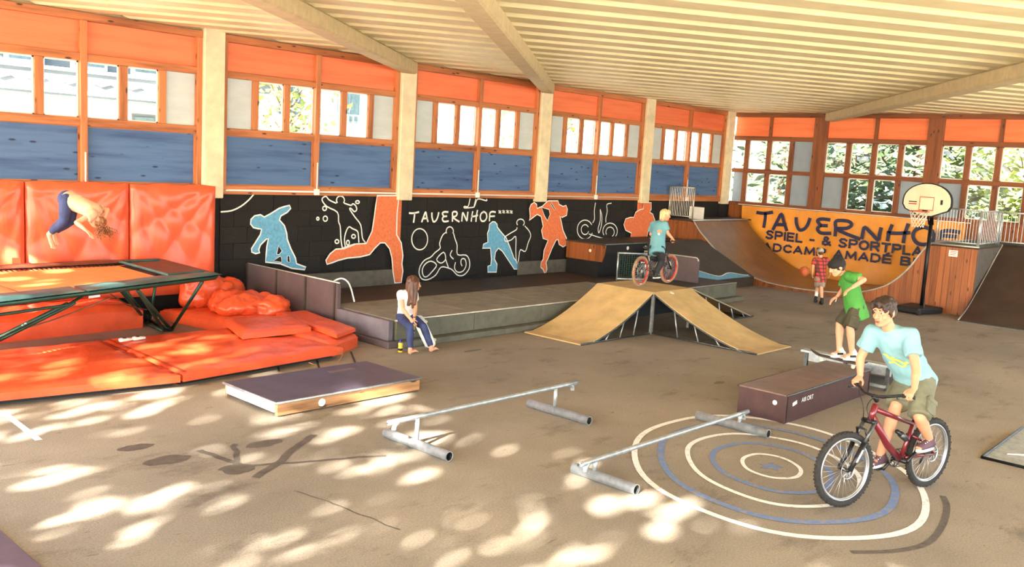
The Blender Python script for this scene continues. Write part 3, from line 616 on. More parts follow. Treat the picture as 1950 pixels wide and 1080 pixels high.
# bank ramp with painted wave
bk = empty('bank_ramp', (21.5, 13.3, .23), 'dark bank ramp with blue wave painted at its foot', 'ramp')
MB().extrude([(20.3, 12.25, .0), (20.3, 14.02, .0), (20.3, 14.02, 1.12), (20.3, 12.25, .25)], (2.7, 0, 0)).build('bank_body', 'deck_dark', bk)
def bz(yy): return .25+(yy-12.25)*.4915
wv = [(20.32+k*.132, 12.27) for k in range(20)]; wt = [(20.32+k*.132, 12.62+.10*sin(k*.55+.6)+.07*sin(k*.31+1)-.012*k) for k in range(20)]
fan_poly([V((a, b, bz(b)+.004)) for a, b in wv]+[V((a, b, bz(b)+.004)) for a, b in reversed(wt)], (0, 0, 1), 0).build('painted_wave', 'paint_blue', bk, label='light blue painted wave')
mb = MB(); ribbon(mb, [V((a, b, bz(b)+.006)) for a, b in wt], .03, (0, -.44, .9)); mb.build('wave_outline', 'paint_white', bk)

# ---- tan fun box
fb = empty('fun_box', (14.7, 9.6, 0), 'tan plywood fun box with three curved ramps on steel trusses', 'ramp')
X0, X1, Y0, Y1, ZT = 14.05, 15.32, 9.47, 10.78, .78
def bend(t): return ZT*(1-t)**1.55
box('platform_top', 'ramp_tan', X0, X1, Y0, Y1, ZT-.025, ZT, fb, bevel=.004)
def ramp(fn, name='ramp_sheet'):
    mb = MB(); n = 18
    for k in range(n):
        for q in (0,):
            a0, a1 = fn(k/n, 0), fn(k/n, 1); b0, b1 = fn((k+1)/n, 0), fn((k+1)/n, 1); dn = V((0, 0, -.022))
            mb.poly([a0, b0, b1, a1]); mb.poly([a0+dn, a1+dn, b1+dn, b0+dn]); mb.poly([a0, a0+dn, b0+dn, b0]); mb.poly([a1, b1, b1+dn, a1+dn])
    e0, e1 = fn(1, 0), fn(1, 1); mb.poly([e0, e0+V((0, 0, -.02)), e1+V((0, 0, -.02)), e1])
    mb.build(name, 'ramp_tan', fb, smooth=False)
    for s in (0, 1):
        cv = [fn(k/n, s)+V((0, 0, -.03)) for k in range(n+1)]
        MB().tube(cv, .016, 6).build('edge_rail', 'galv_dark', fb, smooth=True)
        g0 = V((cv[0].x, cv[0].y, .02)); g1 = V((cv[-1].x, cv[-1].y, .02)); MB().tube([g0, g1], .016, 6).build('base_rail', 'galv_dark', fb, smooth=True)
        for t in (.0, .22, .42, .62, .8):
            p = fn(t, s); qx = fn(min(1, t+.05), s); MB().tube([(p.x, p.y, .02), (p.x, p.y, p.z-.03)] if t == 0 else [(qx.x, qx.y, .02), (p.x, p.y, p.z-.03)], .013, 6).build('strut', 'galv', fb, smooth=True)
ramp(lambda t, s: V((X0-(X0-12.0)*t, Y0+(Y1-Y0)*s, max(bend(t), .022))))
ramp(lambda t, s: V((X0+(X1-X0)*s, Y0-(Y0-7.3)*t, max(bend(t), .022))))
ramp(lambda t, s: V((X1+(17.9-X1)*t, Y0+(Y1-Y0)*s, max(ZT*(1-t), .022))))
for yy in (Y1, ): MB().extrude([(12.3, yy-.03, .0), (17.6, yy-.03, 0), (X1, yy-.03, ZT-.06), (X0, yy-.03, ZT-.06), (13.3, yy-.03, .28)], (0, .01, 0)).build('shade_board', 'black_plastic', fb)  # added black sheet that paints the shade inside the open ramp frame
MB().extrude([(X1-.02, 7.6, 0), (X1-.02, Y0, 0), (X1-.02, Y0, ZT-.05), (X1-.02, 8.6, .3)], (.01, 0, 0)).build('shade_board', 'black_plastic', fb)  # second added sheet darkening the interior below the right ramp
for x_, y_ in ((X0, Y0), (X1, Y0), (X0, Y1), (X1, Y1)): box('corner_post', 'galv', x_-.025, x_+.025, y_-.025, y_+.025, 0, ZT-.025, fb)
MB().lathe((14.55, 9.40, .745), (0, -.35, 1), [(.045, 0), (.045, .004)], 14).build('sticker', 'paper', fb)

# ---- low pallet platform
pd = empty('manual_pad', (6.68, 9.28, 0), 'low purple topped wooden platform with pale sawn sides', 'platform')
box('top_sheet', 'film_purple', 5.60, 7.76, 8.70, 9.86, .155, .178, pd, bevel=.004)
box('side_plank', 'pallet_wood', 5.62, 7.74, 8.71, 8.76, .015, .15, pd, bevel=.004); box('side_plank', 'pallet_wood', 5.62, 7.74, 9.80, 9.85, .015, .15, pd, bevel=.004)
box('end_plank', 'paint_white', 5.605, 5.655, 8.76, 9.80, .05, .153, pd, bevel=.004, label='end plank with sunlit white put into its colour'); box('end_plank', 'pallet_wood', 7.70, 7.745, 8.76, 9.80, .015, .15, pd)  # near end plank coloured white to stand for sunlight on it
for p in ([(5.6, 8.7, .168), (7.76, 8.7, .168)], [(5.6, 8.7, .168), (5.6, 9.86, .168)]): MB().tube(p, .015, 6).build('edge_angle', 'galv', pd, smooth=True)
MB().lathe((6.22, 8.708, .085), (0, -1, 0), [(.048, 0), (.048, .004)], 16).build('sticker', 'paper', pd)
MB().box(6.95, 7.35, 9.55, 9.63, .178, .181).build('scuff_mark', 'film_top', pd)
fp = box('floor_panel', 'film_purple', .9, 2.24, 5.0, 7.6, 0, .10, bevel=.01); tag(fp, 'dark purple panel lying at the near left corner of the floor', 'panel')

# ---- two flat grind rails
def rail(lab, xa, xb, yy, h, pa, pb, fa, fb_, r=.026):
    o = empty('grind_rail', ((xa+xb)/2, yy, 0), lab, 'grind rail', 'tubular steel grind rails')
    MB().tube(smoothline([(xa-.01, yy, h-.085), (xa, yy, h-.04), (xa+.05, yy, h-.006), (xa+.12, yy, h), (xb-.12, yy, h), (xb-.05, yy, h-.006), (xb, yy, h-.04), (xb+.01, yy, h-.085)], n=5), r, 10).build('top_tube', 'galv', o, smooth=True)
    for px, (ya, yb) in ((pa, fa), (pb, fb_)):
        MB().tube([(px, yy, .09), (px, yy, h)], .024, 10).build('post', 'galv', o, smooth=True)
        t = MB(); n = 16
        for s, R_ in ((1, .052), (-1, .044)):
            i = len(t.v)
            for q in (ya, yb):
                for j in range(n): a = 2*pi*j/n; t.v.append(V((px+cos(a)*R_, q, .053+sin(a)*R_)))
            for j in range(n):
                f_ = (i+j, i+(j+1) % n, i+n+(j+1) % n, i+n+j); t.f.append(f_ if s > 0 else f_[::-1])
        for e in (0, n):
            for j in range(n): t.f.append((e+j, e+(j+1) % n, 2*n+e+(j+1) % n, 2*n+e+j))
        t.build('foot_tube', 'galv', o, smooth=True)
rail('tall galvanised grind rail standing between the pad and the target', 5.84, 8.65, 6.92, .345, 6.14, 8.34, (6.42, 7.42), (6.38, 7.34))
rail('low grind rail lying across the painted target', 6.74, 9.74, 5.16, .205, 6.88, 9.66, (4.66, 5.42), (4.78, 5.74))

# ---- dark grind box
gb = empty('grind_box', (11.7, 5.28, 0), 'dark brown plywood grind box under the green shirted skater', 'grind box')
box('side_board', 'film_brown', 10.42, 12.95, 4.95, 4.985, 0, .345, gb); box('side_board', 'film_brown', 10.42, 12.95, 5.57, 5.605, 0, .345, gb)
box('end_board', 'film_brown', 10.40, 10.435, 4.95, 5.605, 0, .345, gb); box('end_board', 'film_brown', 12.93, 12.965, 4.95, 5.605, 0, .345, gb); box('top_board', 'film_top', 10.39, 12.97, 4.94, 5.615, .345, .365, gb, bevel=.003)
for yy in (4.942, 5.613): MB().tube([(10.39, yy, .355), (12.97, yy, .355)], .014, 6).build('edge_angle', 'galv_dark', gb, smooth=True)
MB().lathe((10.395, 5.10, .24), (-1, 0, 0), [(.03, 0), (.03, .004)], 16).build('sticker', 'paper', gb)
MB().obox((10.62, 4.945, .23), (.055, 0, .01), (0, .002, 0), (-.004, 0, .022)).build('sticker', 'paper', gb)
put_text('AIII ORT', .085, (10.80, 4.943, .215), (1, 0, 0), (0, 0, 1), 'paint_white', gb, fit=.33, label='small white spray letter')
# steel kicker frame at the far end of the box
kf = empty('steel_frame', (13.35, 5.5, 0), 'galvanised steel kicker frame behind the grind box', 'frame')
MB().extrude([(13.25, 4.82, .40), (13.42, 4.82, .40), (13.42, 4.82, .22), (13.39, 4.82, .22), (13.39, 4.82, .37), (13.25, 4.82, .37)], (0, 1.34, 0)).build('channel', 'galv', kf)
for yy in (4.86, 5.5, 6.12): box('leg', 'galv_dark', 13.36, 13.41, yy-.025, yy+.025, 0, .37, kf)
MB().extrude([(13.40, 4.85, .36), (13.40, 6.14, .36), (14.4, 6.14, .02), (14.4, 4.85, .02)], (0, 0, .02)).build('ramp_plate', 'galv_dark', kf)
box('cross_bar', 'galv', 13.3, 13.36, 4.86, 6.12, .05, .09, kf)
# kicker wedge at the right edge
kw = empty('kicker_wedge', (11.9, 2.2, 0), 'low grey sheet metal kicker wedge at the right edge', 'ramp')
MB().extrude([(11.0, 2.86, 0), (12.6, 2.86, 0), (12.6, 2.86, .07), (11.02, 2.86, .012)], (0, -1.6, 0)).build('wedge_sheet', 'galv', kw)
MB().tube([(11.0, 2.86, .02), (12.6, 2.86, .08)], .014, 6).build('edge_rail', 'galv_dark', kw, smooth=True); MB().tube([(11.0, 2.87, .015), (11.0, 1.3, .015)], .018, 6).build('edge_rail', 'black_steel', kw, smooth=True)
MB().tube(smoothline([(11.35, 2.7, .025), (11.6, 2.4, .04), (11.9, 2.3, .05), (12.2, 2.0, .06)]), .014, 6).build('weld_seam', 'edge_metal', kw, smooth=True)

# ---- mini ramp in the far corner
hp = empty('mini_ramp', (24.6, 11, 0), 'wooden mini half pipe with timber clad side in the far corner', 'half pipe')
XA, XB = 23.1, 26.2
prof = [(7.72, 1.64), (7.80, 1.56), (7.97, 1.30), (8.18, .96), (8.46, .65), (8.77, .43), (9.29, .24), (9.9, .14), (10.6, .10), (11.28, .10), (12.0, .16), (12.65, .33), (13.09, .54), (13.54, .83), (13.91, 1.14), (14.16, 1.36), (14.36, 1.60)]
pc = smoothline([V((0, a, b)) for a, b in prof], False, 4)
def pz(yy):
    if yy <= 7.72 or yy >= 14.36: return 1.62
    for a, b in zip(pc, pc[1:]):
        if a.y <= yy <= b.y: return a.z+(b.z-a.z)*(yy-a.y)/max(b.y-a.y, 1e-6)
    return .1
nseg = 4
for q in range(nseg):
    xa, xb = XA+(XB-XA)*q/nseg+.002, XA+(XB-XA)*(q+1)/nseg-.002; mb = MB()
    for a, b in zip(pc, pc[1:]):
        mb.poly([(xa, a.y, a.z), (xb, a.y, a.z), (xb, b.y, b.z), (xa, b.y, b.z)]); mb.poly([(xa, a.y, a.z-.02), (xa, b.y, b.z-.02), (xb, b.y, b.z-.02), (xb, a.y, a.z-.02)]); mb.poly([(xa, a.y, a.z), (xa, b.y, b.z), (xa, b.y, b.z-.02), (xa, a.y, a.z-.02)])
    mb.build('riding_sheet', 'ramp_brown', hp)
MB().tube([V((XA-.012, p.y, p.z-.008)) for p in pc], .022, 6).build('edge_strip', 'edge_metal', hp, smooth=True)
for yy in (7.72, 14.38): MB().tube([(XA-.02, yy, 1.63), (XB, yy, 1.63)], .03, 10).build('coping', 'galv', hp, smooth=True)
box('deck_board', 'deck_dark', XA-.02, XW-.05, 6.62, 7.70, 1.60, 1.64, hp, bevel=.005); box('deck_board', 'deck_dark', XA-.02, XW-.05, 14.40, YW-.04, 1.60, 1.64, hp, bevel=.005)
yy = 6.65
while yy < YW-.1:
    y1 = min(yy+.14, YW-.05); z0, z1 = pz(yy+.003)-.03, pz(y1-.003)-.03
    if min(z0, z1) > .05: MB().extrude([(XA, yy+.003, 0), (XA, y1-.003, 0), (XA, y1-.003, z1), (XA, yy+.003, z0)], (.025, 0, 0)).build('clad_board', 'clad_board', hp)
    yy += .14
MB().extrude([(XA+.03, 6.63, 0), (XW-.1, 6.63, 0), (XW-.1, 6.63, 1.6), (XA+.03, 6.63, 1.6)], (0, .02, 0)).build('end_board', 'wedge_grey', hp)
sg = MB().box(XA-.012, XA-.006, 7.08, 7.28, 1.37, 1.52).build('notice', 'paper', hp, label='white paper notice with red print')
for k in range(3): MB().box(XA-.015, XA-.0125, 7.10+.01*k, 7.25, 1.48-.035*k, 1.495-.035*k).build('printed_line', 'ink_red', sg)
MB().tube([(XA-.012, 6.62, 1.64), (XA-.012, 7.72, 1.64)], .02, 6).build('edge_strip', 'edge_metal', hp, smooth=True)
# banner on the far wall inside the half pipe
bn = empty('banner', (26.55, 11.3, .3), 'orange vinyl banner with dark blue lettering behind the half pipe', 'banner')
XBN = 26.5
def bsag(u, v): return .03*sin(u*19+v*3)*(.4+.6*(1-v))+.018*sin(u*41-v*7)+.02*mnoise.noise(V((u*14, v*5, 0)))
MB().grid(70, 18, lambda a, b: (XBN+bsag(a, b), 14.75-a*6.75, .05+b*(2.06+.0*a-.05))).build('banner_sheet', 'banner', bn, smooth=True)
NB = V((-1, 0, 0)); XT = XBN-.07
cb6 = crop(1380, 220, 2.572)
def bp_(a, b): return onx(*cb6(a, b), XT)
# big brush letters, each set where it stands on the cloth
bl = [('T', 172, 240, 470, 545), ('A', 235, 325, 480, 560), ('U', 350, 430, 495, 560), ('E', 450, 535, 505, 575), ('R', 530, 665, 512, 590), ('N', 665, 785, 540, 605), ('H', 790, 915, 535, 612), ('O', 920, 1035, 540, 625), ('F', 1050, 1165, 560, 612)]
for ch, a0, a1, b0, b1 in bl:
    o_ = bp_(a0, b1); u_ = bp_(a1, b1+(a1-a0)*.09)-o_; v_ = bp_(a0, b0)-o_; mb = MB()
    for stp in GL[ch]: ribbon(mb, smoothline([o_+u_*a+v_*b for a, b in stp], False, 4), .105, NB, False, 0)
    mb.build('brush_letter', 'banner_ink', bn)
t0, t1 = bp_(203, 600), bp_(985, 690); e_ = (t1-t0); Ln = e_.length; e_.normalize(); up = V((0, 0, 1))
_P = [(0, 0), (0, 1), (.5, 1), (.70, .9), (.70, .60), (.5, .48), (0, .48)]; _E = [[(.65, 1), (0, 1), (0, 0), (.65, 0)], [(0, .52), (.58, .52)]]
BK = {'S': (.76, [[(.72, .84), (.5, .99), (.2, .97), (.06, .78), (.2, .58), (.55, .45), (.71, .25), (.55, .03), (.25, 0), (.02, .14)]]), 'P': (.72, [_P]), 'I': (.06, [[(.03, 0), (.03, 1)]]), 'E': (.68, _E), 'L': (.6, [[(0, 1), (0, 0), (.6, 0)]]), '-': (.4, [[(0, .42), (.4, .42)]]), '&': (.9, [[(.88, 0), (.2, .72), (.25, .95), (.45, 1), (.6, .85), (.5, .65), (.1, .35), (.1, .1), (.35, 0), (.6, .1), (.8, .42)]]),
      'O': (.86, [[(.43+.41*cos(2*pi*k/16), .5+.5*sin(2*pi*k/16)) for k in range(17)]]), 'R': (.76, [_P, [(.36, .48), (.74, 0)]]), 'T': (.74, [[(-.02, 1), (.75, 1)], [(.36, 1), (.36, 0)]]), 'A': (.8, [[(0, 0), (.39, 1), (.78, 0)], [(.15, .30), (.63, .30)]]), 'Z': (.72, [[(0, 1), (.7, 1), (0, 0), (.72, 0)]]),
      'D': (.76, [[(0, 0), (0, 1), (.4, 1), (.66, .84), (.74, .5), (.66, .16), (.4, 0), (0, 0)]]), 'C': (.74, [[(.72, .82), (.5, .99), (.22, .95), (.03, .7), (.03, .3), (.22, .05), (.5, .01), (.72, .16)]]), 'M': (.94, [[(0, 0), (.08, 1), (.46, .15), (.84, 1), (.92, 0)]]), 'É': (.68, _E+[[(.25, 1.18), (.45, 1.34)]]), 'B': (.74, [[(0, 0), (0, 1), (.45, 1), (.66, .88), (.64, .62), (.44, .53), (0, .53)], [(.44, .53), (.70, .4), (.72, .15), (.5, 0), (0, 0)]]), 'K': (.72, [[(0, 0), (0, 1)], [(.65, 1), (0, .45), (.7, 0)]]), ' ': (.3, [])}
def block_text(txt, o, e, ht, Ln, wd, lab):
    tot = sum(BK[c][0]+.30 for c in txt)-.30; k = Ln/tot; u = 0; o, e = V(o), V(e)
    for c in txt:
        wc, sts = BK[c]; mb = MB()
        for st_ in sts:
            P = [o+e*((u+a)*k)+V((0, 0, b*ht)) for a, b in st_]
            for p, q in zip(P, P[1:]):
                t = (q-p).normalized()*wd*.36; sdv = t.normalized().cross(NB).normalized()*wd/2; f4 = [p-t+sdv, q+t+sdv, q+t-sdv, p-t-sdv]
                f4 = [x_+NB*.0008*len(mb.f) for x_ in f4]; mb.poly(f4 if (f4[1]-f4[0]).cross(f4[2]-f4[0]).dot(NB) > 0 else f4[::-1])
        if mb.v: mb.build('letter', 'banner_ink', bn, label=lab)
        u += wc+.30
block_text('SPIEL - & SPORTPLATZ', t0, e_, .225, Ln*1.10, .066, 'bold dark blue letter of the second banner line')
t0, t1 = bp_(140, 652), bp_(985, 742); e_ = (t1-t0); Ln = e_.length; e_.normalize()
block_text('RADCAMP AMADÉ BIKE', t0, e_, .205, Ln*1.06, .062, 'bold dark blue letter of the third banner line')
for k in range(12): MB().lathe((XBN-.01, 14.6-k*.585, 2.03), (-1, 0, 0), [(.018, 0), (.018, .008)], 10).build('eyelet', 'galv', bn)
MB().tube([(XBN, 14.9, 2.09), (XBN, 7.9, 2.07)], .012, 6).build('hanging_rope', 'white_plastic', bn)

# quarter pipe at the right
qp = empty('quarter_pipe', (23.5, 5.0, 0), 'dark quarter pipe with metal toe plates right of the half pipe', 'quarter pipe')
qpts = smoothline([V((22.15, 0, .01)), V((22.7, 0, .25)), V((23.3, 0, .62)), V((24.0, 0, 1.08)), V((24.55, 0, 1.45)), V((24.9, 0, 1.66))], False, 4)
for q in range(3):
    ya, yb = 6.60-q*1.5, 5.1-q*1.5+.004; mb = MB()
    for a, b in zip(qpts, qpts[1:]): mb.poly([(a.x, ya, a.z), (a.x, yb, a.z), (b.x, yb, b.z), (b.x, ya, b.z)])
    mb.poly([(22.15, ya, .01), (24.9, ya, 1.66), (24.9, ya, 0)]); mb.build('riding_sheet', 'ramp_dark', qp)
    for w_ in range(2): box('toe_plate', 'galv_dark', 21.98, 22.18, yb+w_*.75, yb+w_*.75+.742, 0, .014, qp)
box('deck_board', 'deck_dark', 24.9, XW-.05, 2.1, 6.6, 1.62, 1.66, qp)
MB().tube([(24.9, 6.6, 1.66), (24.9, 2.1, 1.66)], .03, 8).build('coping', 'galv_dark', qp, smooth=True)
MB().tube([V((p.x-.01, 6.61, p.z)) for p in qpts], .018, 6).build('edge_strip', 'edge_metal', qp, smooth=True)

# railings of upright bars
def railing(lab, p0, p1, h, n, m='galv', frame=.02):
    p0, p1 = V(p0), V(p1); o = empty('railing', (p0+p1)/2, lab, 'railing', 'barred steel railings on the ramp decks'); up_ = V((0, 0, h))
    for p in (p0, p1): MB().tube([p, p+up_], frame*1.2, 8).build('post', m, o, smooth=True)
    MB().tube([p0+up_, p1+up_], frame, 8).build('top_rail', m, o, smooth=True); MB().tube([p0+V((0, 0, .08)), p1+V((0, 0, .08))], frame*.8, 8).build('bottom_rail', m, o, smooth=True)
    for k in range(1, n): p = p0.lerp(p1, k/n); MB().tube([p+V((0, 0, .08)), p+up_], .007, 5).build('bar', m, o)
railing('barred railing above the paper notice', (23.12, 7.62, 1.64), (23.12, 6.68, 1.64), .86, 14)
railing('barred railing running back from the corner of the deck', (23.12, 6.66, 1.64), (24.7, 6.66, 1.64), .84, 12)
railing('barred railing at the right end beneath the windows', (24.72, 6.72, 1.66), (24.95, 6.05, 1.66), .80, 8)
railing('pale barred railing on the left deck by the mural wall', (23.14, 15.28, 1.64), (23.14, 14.46, 1.64), .92, 14, 'edge_metal')
wb = box('white_board', 'white_plastic', 23.5, 23.54, 13.9, 14.38, 1.64, 2.0); tag(wb, 'pale board leaning on the left deck railing', 'board')
wb.location.y += .55; wb.location.x += .2

# ================================================================== BASKETBALL STAND
bb = empty('basketball_hoop', (22.6, 7.7, 0), 'portable basketball hoop with white fan shaped backboard on black pole', 'basketball hoop')
PB = V((22.6, 7.6, 0)); bf = V((-.985, .17, 0)).normalized(); bsd = V((-bf.y, bf.x, 0))      # board faces bf; bsd points right-to-left
base = MB(); 
base.extrude([PB+bf*.62+bsd*.30+V((0, 0, .02)), PB+bf*.62-bsd*.30+V((0, 0, .02)), PB-bf*.25-bsd*.42+V((0, 0, .02)), PB-bf*.25+bsd*.42+V((0, 0, .02))], (0, 0, .15)); base.build('base_tank', 'black_plastic', bb, bevel=.04, seg=2)
for s in (-1, 1): MB().lathe(PB+bf*.60+bsd*(s*.27)-bsd*.03+V((0, 0, .06)), bsd, [(.06, 0), (.06, .06)], 16).build('wheel', 'black_rubber', bb)
MB().tube([PB+V((0, 0, .15)), PB+V((.0, 0, 2.25))], .045, 12).build('pole', 'black_steel', bb, smooth=True)
MB().tube([PB+bf*.05+bsd*.28+V((0, 0, .16))+bf*.35, PB+V((0, 0, .75))], .02, 8).build('brace', 'black_steel', bb, smooth=True)
BC = PB+V((0, 0, 2.68))+bf*.28
for s in (-1, 1): MB().tube([PB+V((0, 0, 2.1))+bsd*.05*s, BC+V((0, 0, .12))+bsd*.08*s-bf*.03], .018, 8).build('lift_arm', 'black_steel', bb, smooth=True)
MB().tube([PB+V((0, 0, 2.22)), BC+V((0, 0, -.2))-bf*.03], .025, 8).build('lift_arm', 'black_steel', bb, smooth=True)
def fan(sc):
    pts = [(-.5, -.02), (-.5, -.12), (-.44, -.22), (-.12, -.36), (.12, -.36), (.44, -.22), (.5, -.12), (.5, -.02)]
    pts += [(.5*cos(RAD(a)), -.02+.38*sin(RAD(a))) for a in range(12, 180, 12)]
    return [BC+bsd*(a*1.14*sc)+V((0, 0, b*sc*1.02)) for a, b in pts]
MB().extrude([p-bf*.02 for p in fan(1.07)], bf*.035).build('board_rim', 'black_plastic', bb); MB().extrude([p+bf*.016 for p in fan(1.0)], bf*.008).build('board_face', 'board_face', bb)
sq = [(-.17, -.24), (.17, -.24), (.17, .06), (-.17, .06)]
mb = MB(); ribbon(mb, [BC+bf*.025+bsd*a+V((0, 0, b)) for a, b in sq], .025, bf, True, .002); mb.build('target_square', 'hoop_red', bb)
for k in range(2): MB().obox(BC+bf*.027+bsd*(-.34)+V((0, 0, -.06-.05*k)), bsd*.10, bf*.001, V((0, 0, .012))).build('printed_line', 'ink_dark' if k == 0 else 'ink_red', bb)
MB().obox(BC+bf*.027+bsd*.36+V((0, 0, -.04)), bsd*.028, bf*.001, V((0, 0, .055))).build('printed_mark', 'ink_dark', bb)
RC = BC+bf*.30+V((0, 0, -.27))
MB().tube([RC+(bf*cos(2*pi*k/24)+bsd*sin(2*pi*k/24))*.21 for k in range(24)], .011, 6, closed=True).build('rim', 'hoop_red', bb, smooth=True)
MB().obox(BC+bf*.06+V((0, 0, -.27)), bf*.04, bsd*.05, V((0, 0, .03))).build('rim_bracket', 'black_steel', bb)
net = MB()
for k in range(12):
    for dr in (1, -1):
        pts = []
        for q in range(7): a = 2*pi*(k+dr*q*.5)/12; r = .21-.085*(q/6)**.7; pts.append(RC+(bf*cos(a)+bsd*sin(a))*r+V((0, 0, -.37*q/6)))
        net.tube(pts, .006, 4)
net.build('net', 'net_white', bb)
bc_ = at(1532, 517, 22.2)
ball = MB().ell(bc_, (.12, 0, 0), (0, .12, 0), (0, 0, .12), 24, 16).build('basketball', 'ball', smooth=True); tag(ball, 'brown basketball in the air beside the boy in plaid', 'ball')
for k in range(3):
    a = k*1.05; MB().tube([bc_+V((cos(t)*cos(a), cos(t)*sin(a), sin(t)))*.1205 for t in [2*pi*j/24 for j in range(24)]], .003, 4, closed=True).build('seam', 'ink_dark', ball)

# ================================================================== TRAMPOLINE AND MATS
ZTR = 1.0
tr = empty('trampoline', (5.2, 13.4, 0), 'large folding trampoline with orange bed and green frame pads', 'trampoline')
NRc, FRc, FLc, NLc = V((7.22, 12.85, ZTR)), V((7.28, 14.95, ZTR)), V((2.0, 14.75, ZTR)), V((2.0, 11.12, ZTR))
def trp(u, v): a = NLc.lerp(NRc, u); b = FLc.lerp(FRc, u); return a.lerp(b, v)
MB().tube([NLc, NRc-V((.12, .04, 0)), NRc+V((0, .12, 0)), FRc-V((0, .1, 0)), FRc-V((.1, 0, 0)), FLc], .038, 10, closed=True).build('top_frame', 'green_steel', tr, smooth=True)
MB().tube([NLc-V((0, 0, .13)), NRc.lerp(NLc, .50)-V((0, 0, .12)), NRc.lerp(NLc, .46)-V((0, 0, .03))], .02, 8).build('lower_rail', 'green_steel', tr, smooth=True)
MB().grid(24, 10, lambda a, b: trp(.03+a*.80, .17+b*.66)+V((0, 0, .01-.05*sin(pi*a)*sin(pi*b)))).build('jump_bed', 'tramp_bed', tr, smooth=True)
for u in (.42, ): mb = MB(); ribbon(mb, [trp(u, .17)+V((0, 0, .0)), trp(u, .5)-V((0, 0, .02)), trp(u, .83)], .02, (0, 0, 1), thick=.012); mb.build('bed_seam', 'tramp_pad_brown', tr)
spg = MB()
for k in range(60):
    u = .03+.80*k/59
    for v0, v1 in ((.02, .17), (.83, .98)): spg.tube([trp(u, v0)+V((0, 0, .0)), trp(u, v1)], .008, 4, cap=False)
for k in range(18): v = .17+.66*k/17; spg.tube([trp(.83, v), trp(.985, v)], .008, 4, cap=False)
spg.build('springs', 'galv_dark', tr, kind='stuff')
def pad(u0, u1, v0, v1, m, nm, puff=.05, lab=None):
    def fn(a, b): 
        e = min(1, 6*min(a, 1-a))*min(1, 5*min(b, 1-b)); p = trp(u0+(u1-u0)*a, v0+(v1-v0)*b); return p+V((0, 0, .045+puff*e*(.7+.5*mnoise.noise(p*2.3))))
    g = MB().grid(22, 8, fn); g.grid(22, 8, lambda a, b: trp(u0+(u1-u0)*a, v0+(v1-v0)*(1-b))+V((0, 0, .035))); o = g.build(nm, m, tr, smooth=True, label=lab); return o
pad(.0, .54, -.03, .15, 'tramp_pad', 'frame_pad'); pad(.55, 1.0, -.03, .15, 'tramp_pad', 'frame_pad', .04); pad(.0, .46, .86, 1.02, 'tramp_pad', 'frame_pad', .03); pad(.46, 1.0, .86, 1.02, 'tramp_pad_brown', 'frame_pad', .03)
pad(.84, 1.0, .13, .87, 'tramp_pad_brown', 'end_pad', .02, 'brown webbed end pad')
for v in (.14, .86): MB().tube([trp(.84, v)+V((0, 0, .06)), trp(.97, v)+V((0, 0, .06))], .02, 6).build('pad_edging', 'tramp_pad', tr)
MB().tube([trp(.845, .14)+V((0, 0, .06)), trp(.845, .86)+V((0, 0, .06))], .02, 6).build('pad_edging', 'tramp_pad', tr)
B1, B2 = V((6.92, 13.82, .03)), V((7.0, 14.75, .03))
def leg(a, b, r=.026): MB().tube([a, b], r, 8).build('leg', 'green_steel', tr, smooth=True)
N1, N2 = onz(263, 554, .96), onz(385, 537, .96); F1, F2 = V((6.3, 14.8, .96)), V((5.9, 12.6, .96))
leg(B1, N1); leg(B1+V((-.12, 0, 0)), N1); leg(B1, N2); leg(B2, F1); leg(B2, FRc-V((.1, .15, .04))); leg(B2-V((.06, 0, 0)), F2+V((-.3, .2, 0)))
MB().tube([B1, B2], .028, 8).build('foot_bar', 'green_steel', tr, smooth=True); MB().tube([B1-V((.14, 0, 0)), B2-V((.14, 0, 0))], .024, 8).build('foot_bar', 'green_steel', tr, smooth=True)
L1 = V((3.6, 13.1, .03)); leg(L1, NLc.lerp(NRc, .52)-V((0, 0, .1))); leg(L1+V((-.1, 0, 0)), NLc.lerp(NRc, .50)-V((0, 0, .1)))
for a, b in ((onz(210, 560, .93), onz(280, 590, .45)), (NLc.lerp(NRc, .62)-V((0, 0, .1)), V((4.0, 13.0, .35)))):
    MB().tube(smoothline([a, a.lerp(b, .5)-V((0, 0, .05)), b]), .010, 5).build('safety_chain', 'chain_steel', tr)
q0 = onz(178, 562, .93); MB().obox(q0+V((0, -.03, 0)), (NRc-NLc).normalized()*.09, (0, .004, 0), (0, 0, .03)).build('maker_plate', 'paper', tr)
q0 = onz(96, 566, .93); MB().obox(q0+V((0, -.03, 0)), (NRc-NLc).normalized()*.15, (0, .004, 0), (0, 0, .03)).build('warning_plate', 'hoop_red', tr)

